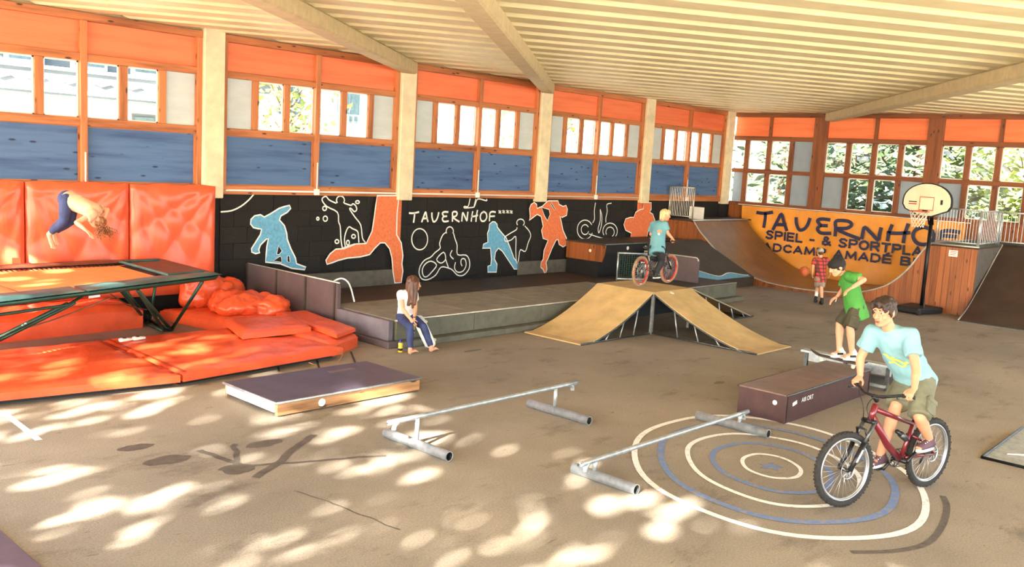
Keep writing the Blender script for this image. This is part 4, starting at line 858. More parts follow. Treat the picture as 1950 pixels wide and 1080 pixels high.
def slab(name, lab, c, z0, z1, m='vinyl', amp=.014, nu=34, nv=20, group=None, edge=.05, seed=0.0):
    # a soft vinyl crash mat over four corners: near-left, near-right, far-right, far-left
    c = [V((a, b, 0)) for a, b in c]
    def fl(a, b): return c[0].lerp(c[1], a).lerp(c[3].lerp(c[2], a), b)
    def fn(a, b):
        p = fl(a, b); e = min(a, 1-a, b, 1-b); k = min(1.0, e*12); n_ = mnoise.noise(V((p.x*2.2+seed, p.y*3.1, seed)))+.5*mnoise.noise(V((p.x*6+seed, p.y*7, 3)))
        return V((p.x, p.y, z0+(z1-z0)*(.70+.30*math.sqrt(k))+n_*amp*(.4+.6*k)))
    mb = MB().grid(nu, nv, fn)
    for s, rng in ((0, nu), (1, nu), (2, nv), (3, nv)):
        pt_ = [(lambda t: (t, 0), lambda t: (1-t, 1), lambda t: (1, t), lambda t: (0, 1-t))[s](k/rng) for k in range(rng+1)]
        top = [fn(*q) for q in pt_]; i = len(mb.v); mb.v += top+[V((p.x, p.y, z0)) for p in top]
        for k in range(rng): mb.f.append((i+k, i+rng+1+k, i+rng+2+k, i+k+1))
    o = mb.build(name, m, smooth=True); tag(o, lab, 'crash mat', group or 'orange crash mats'); return o, fn
m1, f1 = slab('floor_mat', 'orange floor mat nearest the camera, left of the seam', [(1.6, 11.05), (5.38, 10.50), (5.42, 12.95), (1.6, 12.95)], .07, .20, seed=1, amp=.02, nu=60, nv=36)
m2, f2 = slab('floor_mat', 'orange floor mat carrying the white shoes', [(5.42, 10.50), (8.05, 10.78), (8.0, 12.9), (5.46, 12.95)], .07, .20, seed=5, amp=.02, nu=60, nv=36)
for o_, q_ in ((m1, [(1.7, 11.2), (5.36, 10.66), (5.36, 12.9), (1.7, 12.9)]), (m2, [(5.44, 10.66), (7.9, 10.93), (7.9, 12.8), (5.48, 12.9)])): MB().extrude([(a, b, .0) for a, b in q_], (0, 0, .085)).build('mat_shadow_block', 'black_plastic', o_)  # added black blocks that draw the shadow line under the mats' front edge
m3, f3 = slab('floor_mat', 'orange floor mat against the brown partition', [(8.0, 10.95), (8.75, 11.35), (9.0, 15.0), (7.25, 14.9)], 0, .22, seed=9, amp=.035, nu=50, nv=60)
m4, f4 = slab('floor_mat', 'small folded orange mat lying on top of the others', [(7.0, 11.8), (8.15, 11.75), (8.45, 12.65), (7.35, 12.95)], .22, .34, seed=12, amp=.02, nu=20, nv=14)
m5, f5 = slab('floor_mat', 'long orange mat lying under the trampoline by the wall', [(1.8, 14.0), (6.7, 14.35), (6.7, 15.08), (1.8, 15.08)], 0, .42, seed=15, amp=.05)
m6, f6 = slab('floor_mat', 'narrow orange mat strip along the foot of the brown partition', [(8.2, 11.15), (8.78, 11.45), (9.0, 13.2), (8.45, 13.2)], .225, .30, seed=18, amp=.02, nu=16, nv=24)
for o_, f_, u in ((m1, f1, .985), (m2, f2, .02)):
    mb = MB(); ribbon(mb, [f_(u, .02+.96*k/12)+V((0, 0, .004)) for k in range(13)], .05, (0, 0, 1)); mb.build('seam_strip', 'vinyl_dark', o_)
mb = MB().tube(smoothline([f2(.75, 0)-V((0, .02, .12)), f2(.8, 0)-V((0, .10, .18)), f2(.9, 0)-V((0, .12, .19)), f2(.97, 0)-V((-.02, .05, .1)), f2(.97, 0)+V((0, .0, -.03))]), .008, 5); mb.build('tie_cord', 'pallet_wood', m2)
def crumple(name, lab, pts, fold):
    mb = MB()
    for c_, a, b, d, tw in pts: mb.ell(c_, (a*cos(tw), a*sin(tw), 0), (-b*sin(tw), b*cos(tw), 0), (0, 0, d))
    o = rbuild(name, mb, .035, 'vinyl', None, 2, fold); tag(o, lab, 'crash mat', 'crumpled orange mats'); return o
crumple('crumpled_mat', 'crumpled orange mat bundle leaning by the partition', [((8.30, 13.85, .33), .62, .34, .22, .2), ((8.62, 13.6, .3), .32, .3, .2, -.3), ((8.1, 14.1, .34), .4, .32, .24, .5)], (.07, 5.5, (1, 1, 1.4)))
crumple('crumpled_mat', 'orange mat roll slumped under the wall mat corner', [((8.0, 14.75, .45), .5, .28, .36, .1), ((8.35, 14.75, .4), .40, .3, .3, 0)], (.06, 4.5, (1, 1, 1)))
def wall_mat(x0, x1, lab, sd, hole=False):
    def fn(a, b):
        x = x0+(x1-x0)*a; z = .36+b*1.93; e = min(a, 1-a, b, 1-b); k = min(1.0, e*14)
        th = math.atan2(z-2.5, x-(x0-.1)); th2 = math.atan2(z-2.4, x-(x1+.1)); r_ = .030*(abs(sin(th*11+sd))-.6)*min(1, (1-b)*2.5)+.022*(abs(sin(th2*9+sd*2))-.6)+.016*mnoise.noise(V((x*2.5+sd, z*2.0, sd)))
        return V((x, 15.33-.17*(.55+.45*math.sqrt(k))-r_*(.3+.7*k), z+.012*sin(x*9+sd)*(b > .98)))
    mb = MB().grid(40, 44, fn); n = 40
    for P0 in ([(k/n, 1) for k in range(n+1)], [(1, 1-k/n) for k in range(n+1)], [(1-k/n, 0) for k in range(n+1)], [(0, k/n) for k in range(n+1)]):
        tp = [fn(*q) for q in P0]; i = len(mb.v); mb.v += tp+[V((p.x, 15.345, p.z)) for p in tp]
        for k in range(n): mb.f.append((i+k, i+k+1, i+n+2+k, i+n+1+k))
    o = mb.build('wall_mat', 'vinyl_wall', smooth=True); tag(o, lab, 'crash mat', 'orange wall mats')
    if hole: box('torn_patch', 'vinyl_dark', 5.0, 5.12, 15.12, 15.15, 1.02, 1.12, o)
wall_mat(3.6, 5.22, 'orange wall mat at the left edge with a dark torn patch', .7, True); wall_mat(5.24, 6.86, 'orange wall mat behind the somersaulting girl', 2.1); wall_mat(6.88, 8.44, 'orange wall mat beside the first painted blocks', 3.9)
# pair of white slip-ons on the mat
for k, (px, py) in enumerate(((240, 651), (265, 648))):
    p = onz(px, py, .2); p.z = .205; d = V((.97, .2, 0)).normalized(); mb = MB()
    mb.cap(p-d*.08+V((0, 0, .03)), p+d*.08+V((0, 0, .022)), .042, .036, (0, 1, 0), .75, .55)
    o = rbuild('slip_on_shoe', mb, .008, 'shoe_white', None, 2); tag(o, ('left' if k == 0 else 'right')+' white slip-on shoe lying on the orange mat', 'shoe', 'white slip-on shoes')
    MB().ell(p-d*.035+V((0, 0, .052)), d*.042, V((-d.y, d.x, 0))*.024, (0, 0, .010)).build('shoe_opening', 'shoe_black', o, smooth=True)

# ================================================================== OUTSIDE
def house_wall(o, m, x0, x1, y, z0, z1): return box('wall', m, x0, x1, y, y+.4, z0, z1, o)
h1 = empty('chalet', (11.5, 30, 0), 'timber chalet with white diamond balcony seen through the left windows', 'building')
house_wall(h1, 'render_white', 5, 19.4, 30, 0, 4.3); house_wall(h1, 'chalet_wood', 5, 19.4, 30.1, 5.0, 9.0)
box('balcony_front', 'chalet_wood', 5, 15.2, 28.9, 29.0, 4.35, 4.95, h1); box('balcony_floor', 'chalet_wood', 5, 15.2, 28.9, 30, 4.22, 4.35, h1); box('hand_rail', 'chalet_trim', 5, 15.2, 28.84, 29.02, 4.95, 5.05, h1); box('fascia_strip', 'chalet_trim', 5, 15.2, 28.86, 28.9, 4.30, 4.42, h1)
for k in range(11):
    x = 5.5+k*.95; MB().extrude([(x-.30, 28.86, 4.68), (x, 28.86, 4.58), (x+.30, 28.86, 4.68), (x, 28.86, 4.78)], (0, .04, 0)).build('diamond_cutout', 'chalet_trim', h1)
for k in range(6):
    x = 6.0+k*1.9; f_ = box('window', 'chalet_trim', x, x+1.1, 29.96, 30.1, 5.15, 6.4, h1); box('pane', 'window_glass_dark', x+.1, x+1.0, 29.93, 29.96, 5.25, 6.3, f_)
MB().extrude([(4.0, 27.8, 8.2), (4.0, 34, 11), (4.0, 34, 11.2), (4.0, 27.8, 8.4)], (16, 0, 0)).build('roof', 'roof_grey', h1)
for k in range(3): x = 13.6+k*1.5; f_ = box('window', 'chalet_wood', x, x+.8, 29.95, 30, 2.9, 3.9, h1); box('pane', 'window_glass_dark', x+.08, x+.72, 29.92, 29.95, 3.0, 3.8, f_)
h2 = empty('apartment_house', (30, 33, 0), 'pale apartment house with balconies and shutters beyond the mural wall', 'building')
house_wall(h2, 'render_pink', 20.3, 48, 33, 0, 12)
for r_ in range(3):
    for k in range(9):
        x = 20.9+k*3.0; z = 1.6+r_*2.7
        f_ = box('window', 'shutter_grey', x, x+1.2, 32.92, 33, z, z+1.45, h2); box('pane', 'window_glass_dark', x+.1, x+.56, 32.88, 32.92, z+.1, z+1.35, f_); box('pane', 'window_glass_dark', x+.64, x+1.1, 32.88, 32.92, z+.1, z+1.35, f_)
for x0, x1, z in ((22.2, 25.4, 3.6), (26.6, 29.8, 3.6), (35, 39, 3.6)):
    b_ = box('balcony', 'render_white', x0, x1, 31.8, 33, z, z+.16, h2); box('balcony_rail', 'shutter_grey', x0, x1, 31.8, 31.86, z+.95, z+1.02, b_)
    for k in range(int((x1-x0)/.28)): box('baluster', 'shutter_grey', x0+k*.28, x0+k*.28+.05, 31.8, 31.86, z+.16, z+.95, b_)
MB().extrude([(20.2, 31.6, 12.0), (20.2, 40, 15.4), (20.2, 40, 15.7), (20.2, 31.6, 12.3)], (29, 0, 0)).build('roof', 'roof_grey', h2)

def tree(lab, base, h, cr, n, leaf, m='leaf', conif=False, low=.35, seed=1, trunk=.2, sparse=1.0, group='trees outside the hall'):
    R_ = random.Random(seed); base = V(base); o = empty('conifer_tree' if conif else 'leafy_tree', base, lab, 'tree', group)
    t = MB().tube([base, base+V((.1, 0, h*.4)), base+V((.0, .15, h*(.97 if conif else .75)))], [trunk, trunk*.8, trunk*.25], 9)
    t.build('trunk', 'bark', o, smooth=True)
    br = MB(); lf = MB()
    cl = []
    nb = 46 if conif else 30
    for k in range(nb):
        f = low+(1-low)*(k+.5)/nb; a = k*2.4+R_.random(); 
        if conif: r = cr*(1-(f-low)/(1-low))*.95+.25; zz = h*f; tip = base+V((cos(a)*r, sin(a)*r, zz-.45*r*.7)); p0 = base+V((0, 0, zz+.1))
        else: u = (f-low)/(1-low); r = cr*math.sqrt(max(.05, 1-(2*u-1)**2))*(.75+.3*R_.random()); zz = h*f; tip = base+V((cos(a)*r, sin(a)*r, zz)); p0 = base+V((0, 0, h*max(low*.8, f-.22)))
        mid = p0.lerp(tip, .5)+V((0, 0, .12*r)); br.tube([p0, mid, tip], [.05, .03, .01], 5, cap=False); cl.append((p0, mid, tip, r))
    br.build('branches', 'bark', o)
    for q in range(n):
        p0, mid, tip, r = R_.choice(cl); s = R_.random()**.6; c = (p0.lerp(mid, s*2) if s < .5 else mid.lerp(tip, s*2-1))
        sp = .16+.22*r*(.6 if conif else 1.0); c = c+V((R_.gauss(0, sp), R_.gauss(0, sp), R_.gauss(0, sp*.6)-(.15 if conif else 0)))
        a = R_.random()*2*pi; tl = R_.uniform(-.9, .9); L_ = leaf*R_.uniform(.7, 1.3)
        ax = V((cos(a), sin(a), tl*.7)).normalized()*L_; ay = ax.cross(V((R_.gauss(0, 1), R_.gauss(0, 1), R_.gauss(0, 1)))).normalized()*L_*(.28 if conif else .6)
        i = len(lf.v); lf.v += [c-ax, c+ay*.9, c+ax, c-ay*.9]; lf.f.append((i, i+1, i+2, i+3))
    lf.build('foliage', m, o, kind='stuff'); return o
# seen through the left windows
tree('light leafy tree outside the second row of mural wall windows', (16.6, 25.6, 0), 7.5, 1.7, 700, .15, 'leaf_light', low=.38, seed=3, trunk=.12)
tree('leafy tree outside the windows above the trick bicycle outline', (30.5, 27.0, 0), 8.0, 2.4, 900, .17, 'leaf_light', low=.3, seed=14, trunk=.14)
# seen through the right windows
tree('tall spruce outside the middle of the right windows', (33.5, 14.4, 0), 15, 3.3, 3200, .30, 'needle', True, .12, 21, .25); tree('dark spruce outside behind the backboard', (32.0, 11.3, 0), 15, 3.2, 3800, .30, 'needle', True, .10, 22, .28)
tree('broad leaved tree outside the rightmost windows', (34.0, 8.4, 0), 11, 3.4, 2400, .22, 'leaf_light', False, .18, 23, .18); tree('spruce farthest left outside the right windows', (37.5, 19.0, 0), 14, 3.2, 1900, .30, 'needle', True, .15, 24, .25)
h3 = empty('grey_house', (47, 17, 0), 'plain grey house half hidden by the spruces', 'building')
box('wall', 'shutter_grey', 46, 52, 12, 22, 0, 4.2, h3); MB().extrude([(45.2, 11.4, 4.1), (49, 11.4, 6.3), (52.8, 11.4, 4.1)], (0, 11.2, 0)).build('roof', 'roof_grey', h3)
for k in range(4): f_ = box('window', 'chalet_trim', 45.94, 46, 13+k*2.2, 14.1+k*2.2, 1.4, 2.7, h3); box('pane', 'window_glass_dark', 45.9, 45.94, 13.1+k*2.2, 14.0+k*2.2, 1.5, 2.6, f_)
# trees at the open end that break the sunlight into dapples
for k, (x, y, h_, c_, n_) in enumerate(((-10, -3.2, 11.0, 3.0, 2100), (-9.4, 1.0, 11.4, 3.1, 2200), (-10, 5.0, 11.2, 3.0, 1650), (-9.4, 9.0, 11.0, 2.9, 1150))):
    tree('leafy shade tree standing outside the open near end, %s from the camera' % ('first', 'second', 'third', 'fourth')[k], (x, y, 0), h_, c_, n_, .26, 'leaf', False, .42, 40+k, .2, group='shade trees at the open end')

# ================================================================== BICYCLES
def bicycle(lab, loc, yaw, sc, mframe, mtyre, mrim, steer=0.0, crank=-20, decal=None, fat=.028):
    o = empty('bicycle', loc, lab, 'bicycle'); o.rotation_euler = (0, 0, yaw); o.scale = (sc, sc, sc)
    Mw = Matrix.Translation(V(loc)) @ Matrix.Rotation(yaw, 4, 'Z') @ Matrix.Scale(sc, 4)
    Rw = .345; RH, FH, BB = V((-.45, 0, Rw)), V((.81, 0, Rw)), V((0, 0, .33))
    HT, HB = V((.475, 0, .90)), V((.52, 0, .785)); sax = (HT-HB).normalized(); sm = Matrix.Translation(HB) @ Matrix.Rotation(steer, 4, sax) @ Matrix.Translation(-HB)
    T = lambda p: sm @ V(p)
    I = lambda p: V(p)
    def B(mb, nm, m, par=o, smooth=True, **k): return mb.build(nm, m, par, smooth=smooth, local=True, **k)
    for hub, tf, nm in ((RH, I, 'rear_wheel'), (FH, T, 'front_wheel')):
        c = [hub+V((cos(2*pi*k/40), 0, sin(2*pi*k/40)))*(Rw-fat) for k in range(40)]
        wt = B(MB().tube([tf(p) for p in c], fat, 10, closed=True), nm, mtyre)
        kn = MB()
        for k in range(64):
            a = 2*pi*k/64
            for yy in ((-.012, .012) if k % 2 else (-.02, 0, .02)):
                rr = Rw-.002-abs(yy)*.35; p = hub+V((cos(a), 0, sin(a)))*rr+V((0, yy, 0)); e1 = V((cos(a), 0, sin(a))); e2 = V((-sin(a), 0, cos(a)))
                kn.obox(tf(p), tf(p+e1*.006)-tf(p), tf(p+V((0, .005, 0)))-tf(p), tf(p+e2*.007)-tf(p))
        B(kn, 'tread_knobs', mtyre, wt, False, kind='stuff')
        rim = MB()
        for yy in (-.013, .013): rim.tube([tf(hub+V((cos(2*pi*k/40)*(Rw-.062), yy, sin(2*pi*k/40)*(Rw-.062)))) for k in range(40)], .011, 6, closed=True)
        rim.tube([tf(hub+V((cos(2*pi*k/40)*(Rw-.068), 0, sin(2*pi*k/40)*(Rw-.068)))) for k in range(40)], .013, 6, closed=True); B(rim, 'rim', mrim, wt)
        sp = MB()
        for k in range(28):
            a = 2*pi*k/28; s_ = 1 if k % 2 else -1; h0 = hub+V((cos(a+s_*.9)*.022, .03*s_, sin(a+s_*.9)*.022)); sp.tube([tf(h0), tf(hub+V((cos(a), 0, sin(a)))*(Rw-.07))], .0022, 4)
        B(sp, 'spokes', 'rim_silver', wt, kind='stuff')
        B(MB().tube([tf(hub+V((0, -.055, 0))), tf(hub+V((0, .055, 0)))], .018, 10), 'hub', 'bike_black', wt)
        dsk = MB(); dsk.tube([tf(hub+V((cos(2*pi*k/24)*.075, .042, sin(2*pi*k/24)*.075))) for k in range(24)], .010, 4, closed=True, flat=.25)
        for k in range(5): a = 2*pi*k/5; dsk.tube([tf(hub+V((cos(a)*.018, .042, sin(a)*.018))), tf(hub+V((cos(a+.4)*.07, .042, sin(a+.4)*.07)))], .006, 4)
        B(dsk, 'brake_disc', 'galv', wt)
        if decal:
            for a0 in (.3, 2.4, 4.5):
                dm = MB(); ribbon(dm, [tf(hub+V((cos(a0+q*.05)*(Rw-.06), -.027, sin(a0+q*.05)*(Rw-.06)))) for q in range(8)], .014, tf(hub+V((0, -1, 0)))-tf(hub)); B(dm, 'rim_decal', 'decal_white', wt)
    # fork
    for s in (-1, 1):
        top, low = V((.535, s*.062, .76)), FH+V((-.01, s*.062, 0)); mid = top.lerp(low, .42)
        B(MB().tube([T(top), T(mid)], .017, 10), 'fork_stanchion', 'galv_dark'); fl = B(MB().tube([T(mid), T(low)], [.026, .021], 10), 'fork_leg', 'bike_black')
        if decal or s == 1: dm = MB(); dm.obox(T(mid.lerp(low, .45)+V((0, s*.024, 0))), T(V((.010, 0, 0)))-T(V((0, 0, 0))), T(V((0, .002, 0)))-T(V((0, 0, 0))), T((low-mid)*.22)-T(V((0, 0, 0)))); B(dm, 'fork_decal', 'decal_white', fl, False)
    B(MB().tube([T((.535, -.075, .765)), T((.535, .075, .765))], .024, 8), 'fork_crown', 'bike_black'); B(MB().tube([T(V((.60, -.06, .60))), T(V((.63, -.05, .705))), T(V((.64, 0, .715))), T(V((.63, .05, .705))), T(V((.60, .06, .60)))], .012, 6), 'fork_arch', 'bike_black')
    # frame
    ST = V((-.16, 0, .70))
    B(MB().tube([HB-sax*.02, HT+sax*.02], .030, 10), 'head_tube', mframe); B(MB().tube([HB+V((-.01, 0, .03)), V((.22, 0, .50)), BB+V((.03, 0, .02))], [.032, .036, .032], 10), 'down_tube', mframe); B(MB().tube([HT-V((.01, 0, .03)), V((.15, 0, .76)), ST+V((0, 0, -.04))], [.025, .022, .020], 10), 'top_tube', mframe)
    B(MB().tube([BB, ST], .022, 10), 'seat_tube', mframe)
    for s in (-1, 1):
        B(MB().tube([BB+V((-.02, s*.035, .03)), V((-.22, s*.055, .36)), RH+V((.0, s*.062, 0))], .014, 8), 'chain_stay', mframe); B(MB().tube([V((-.11, s*.03, .56)), V((-.26, s*.055, .49)), RH+V((0, s*.062, .0))], .012, 8), 'seat_stay', mframe)
    B(MB().tube([V((.10, 0, .62)), V((-.10, 0, .50))], .022, 8), 'rear_shock', 'bike_black'); B(MB().tube([V((.04, .0, .585)), V((-.05, 0, .53))], .032, 8), 'shock_spring', 'galv_dark')
    # saddle
    B(MB().tube([ST, V((-.205, 0, .845))], .015, 8), 'seat_post', 'bike_black')
    sd_ = MB().cap(V((-.33, 0, .875)), V((-.09, 0, .870)), .065, .024, (0, 1, 0), .35, .6); B(sd_, 'saddle', 'black_plastic')
    # cockpit
    SC = T(HT+sax*.05); BC_ = T(V((.51, 0, 1.0))); st_ = B(MB().tube([SC, BC_], .022, 8), 'stem', 'bike_black')
    gpts = [T(p) for p in (V((.40, -.36, 1.045)), V((.435, -.25, 1.045)), V((.50, -.10, 1.005)), V((.51, 0, 1.0)), V((.50, .10, 1.005)), V((.435, .25, 1.045)), V((.40, .36, 1.045)))]
    B(MB().tube(gpts, .014, 8), 'handlebar', 'bike_black')
    for s in (-1, 1):
        g0, g1 = T(V((.40, s*.36, 1.045))), T(V((.431, s*.255, 1.045))); B(MB().tube([g0, g1], .018, 10), 'grip', 'black_rubber'); B(MB().tube([T(V((.45, s*.22, 1.04))), T(V((.49, s*.25, 1.02))), T(V((.475, s*.33, 1.015)))], .007, 6), 'brake_lever', 'galv_dark')
        B(MB().tube(smoothline([T(V((.46, s*.2, 1.03))), T(V((.58, s*.1, 1.02))), T(V((.60, s*.02, .90))), T(V((.56, s*.05, .76)))]), .0045, 5), 'cable', 'black_plastic')
    # drivetrain on the right side (-y)
    cr_ = MB().tube([BB+V((cos(2*pi*k/28)*.085, -.055, sin(2*pi*k/28)*.085)) for k in range(28)], .006, 4, closed=True)
    for k in range(4): a = k*pi/2; cr_.tube([BB+V((0, -.055, 0)), BB+V((cos(a)*.083, -.055, sin(a)*.083))], .008, 4)
    B(cr_, 'chain_ring', 'galv_dark'); B(MB().tube([BB+V((0, -.07, 0)), BB+V((0, .07, 0))], .025, 10), 'bottom_bracket', 'bike_black')
    B(MB().lathe(RH+V((0, -.03, 0)), (0, -1, 0), [(.05, 0), (.045, .008), (.035, .016), (.022, .025)], 20), 'cassette', 'galv')
    B(MB().tube([BB+V((0, -.055, .088)), RH+V((0, -.05, .045)), RH+V((-.045, -.05, 0)), RH+V((.03, -.05, -.13)), BB+V((0, -.055, -.088)), BB+V((.088, -.055, 0))], .005, 4, closed=True), 'chain', 'chain_steel')
    B(MB().tube([RH+V((0, -.06, -.03)), RH+V((.02, -.06, -.14))], .012, 6), 'derailleur', 'bike_black')
    ped = {}
    for s, ca in ((-1, crank), (1, crank+180)):
        e = BB+V((cos(RAD(ca))*.17, s*.08, sin(RAD(ca))*.17)); B(MB().tube([BB+V((0, s*.075, 0)), e], [.018, .014], 8), 'crank_arm', 'bike_black')
        B(MB().box(e.x-.05, e.x+.05, e.y+(s*.02 if s > 0 else -.11), e.y+(.11 if s > 0 else -.02), e.z-.012, e.z+.012), 'pedal', 'black_plastic', smooth=False); ped[s] = Mw @ (e+V((0, s*.065, .012)))
    return o, Mw, {'gr': Mw @ T(V((.415, -.31, 1.045))), 'gl': Mw @ T(V((.415, .31, 1.045))), 'pr': ped[-1], 'pl': ped[1]}

# ================================================================== PEOPLE
def hand(mb, wr, d, n, ts, s=1.0, curl=(28, 35, 25), spread=.0, thumb=1.0):
    # wrist, direction to the knuckles, palm normal, side on which the thumb sits
    d = V(d).normalized(); n = V(n); n = (n-d*n.dot(d)).normalized(); sv = V(ts); sv = (sv-d*sv.dot(d)-n*sv.dot(n)).normalized()
    mb.cap(wr-d*.015*s, wr+d*.075*s, .026*s, .037*s, sv, .55, .42)
    for i, Lm in enumerate((.93, 1.0, .94, .76)):
        off = (1.5-i)*.0205*s; p = wr+d*(.086-.006*abs(i-1))*s+sv*off; ang = 0; dd = d
        for j, (Ls, rr) in enumerate(((.042, .0092), (.027, .0084), (.021, .0076))):
            ang += RAD(curl[j]); dd = (d*cos(ang)+n*sin(ang)+sv*spread*(1.5-i)*.12).normalized(); q = p+dd*Ls*Lm*s; mb.cap(p, q, rr*s, rr*.94*s, n=10); p = q
    p = wr+d*.025*s+sv*.028*s; t1 = (d*.62+sv*.72*thumb+n*.35).normalized(); q = p+t1*.042*s; mb.cap(p, q, .0125*s, .0105*s, n=10); t2 = (d*.85+sv*.15+n*.5).normalized(); mb.cap(q, q+t2*.032*s, .0105*s, .0088*s, n=10)
def head_geo(mb, c, hf, hu, s):
    hf = V(hf).normalized(); hu = V(hu); hu = (hu-hf*hu.dot(hf)).normalized(); hr = hf.cross(hu)
    P = lambda f, r, u: c+(hf*f+hr*r+hu*u)*s
    mb.ell(P(-.012, 0, .03), hr*.077*s, hf*.098*s, hu*.092*s); mb.ell(P(.018, 0, -.045), hr*.060*s, hf*.074*s, hu*.080*s); mb.ell(P(.060, 0, -.098), hr*.026*s, hf*.024*s, hu*.020*s)
    mb.cap(P(.088, 0, .022), P(.114, 0, -.026), .009*s, .0145*s); mb.ell(P(.100, .013, -.028), hr*.010*s, hf*.010*s, hu*.008*s); mb.ell(P(.100, -.013, -.028), hr*.010*s, hf*.010*s, hu*.008*s)
    mb.cap(P(.080, -.042, .032), P(.080, .042, .032), .011*s, .011*s)
    for r in (-1, 1):
        mb.ell(P(.055, r*.040, -.03), hr*.022*s, hf*.028*s, hu*.026*s); mb.ell(P(-.012, r*.078, -.008), hr*.010*s, hf*.022*s, hu*.034*s); mb.cap(P(.0, r*.058, -.06), P(.055, r*.022, -.096), .020*s, .018*s)
    mb.cap(P(.086, -.018, -.060), P(.086, .018, -.060), .009*s, .009*s); mb.cap(P(.083, -.014, -.075), P(.083, .014, -.075), .009*s, .009*s)
    return P, hf, hr, hu
def face_bits(o, P, hf, hr, hu, s, open_mouth=False):
    for r in (-1, 1):
        e = MB().ell(P(.0735, r*.031, .008), hr*.0145*s, hf*.012*s, hu*.0075*s, 12, 8).build('eye', 'eye_white', o, smooth=True)
        MB().ell(P(.0835, r*.031, .008), hr*.0062*s, hf*.0042*s, hu*.0064*s, 10, 6).build('iris', 'eye_dark', e, smooth=True)
    for r in (-1, 1): MB().cap(P(.090, r*.016, .031), P(.082, r*.048, .034), .0045*s, .0035*s, n=8).build('eyebrow', 'hair_dark', o, smooth=True)
    MB().cap(P(.093, -.019, -.061), P(.093, .019, -.061), .0048*s, .0048*s, n=8).build('lip', 'lips', o, smooth=True); l = MB().cap(P(.091, -.015, -.075), P(.091, .015, -.075), .0052*s, .0052*s, n=8).build('lip', 'lips', o, smooth=True)
    if open_mouth: MB().ell(P(.0925, 0, -.068), hr*.017*s, hf*.006*s, hu*.007*s, 10, 6).build('open_mouth', 'mouth_dark', l, smooth=True)

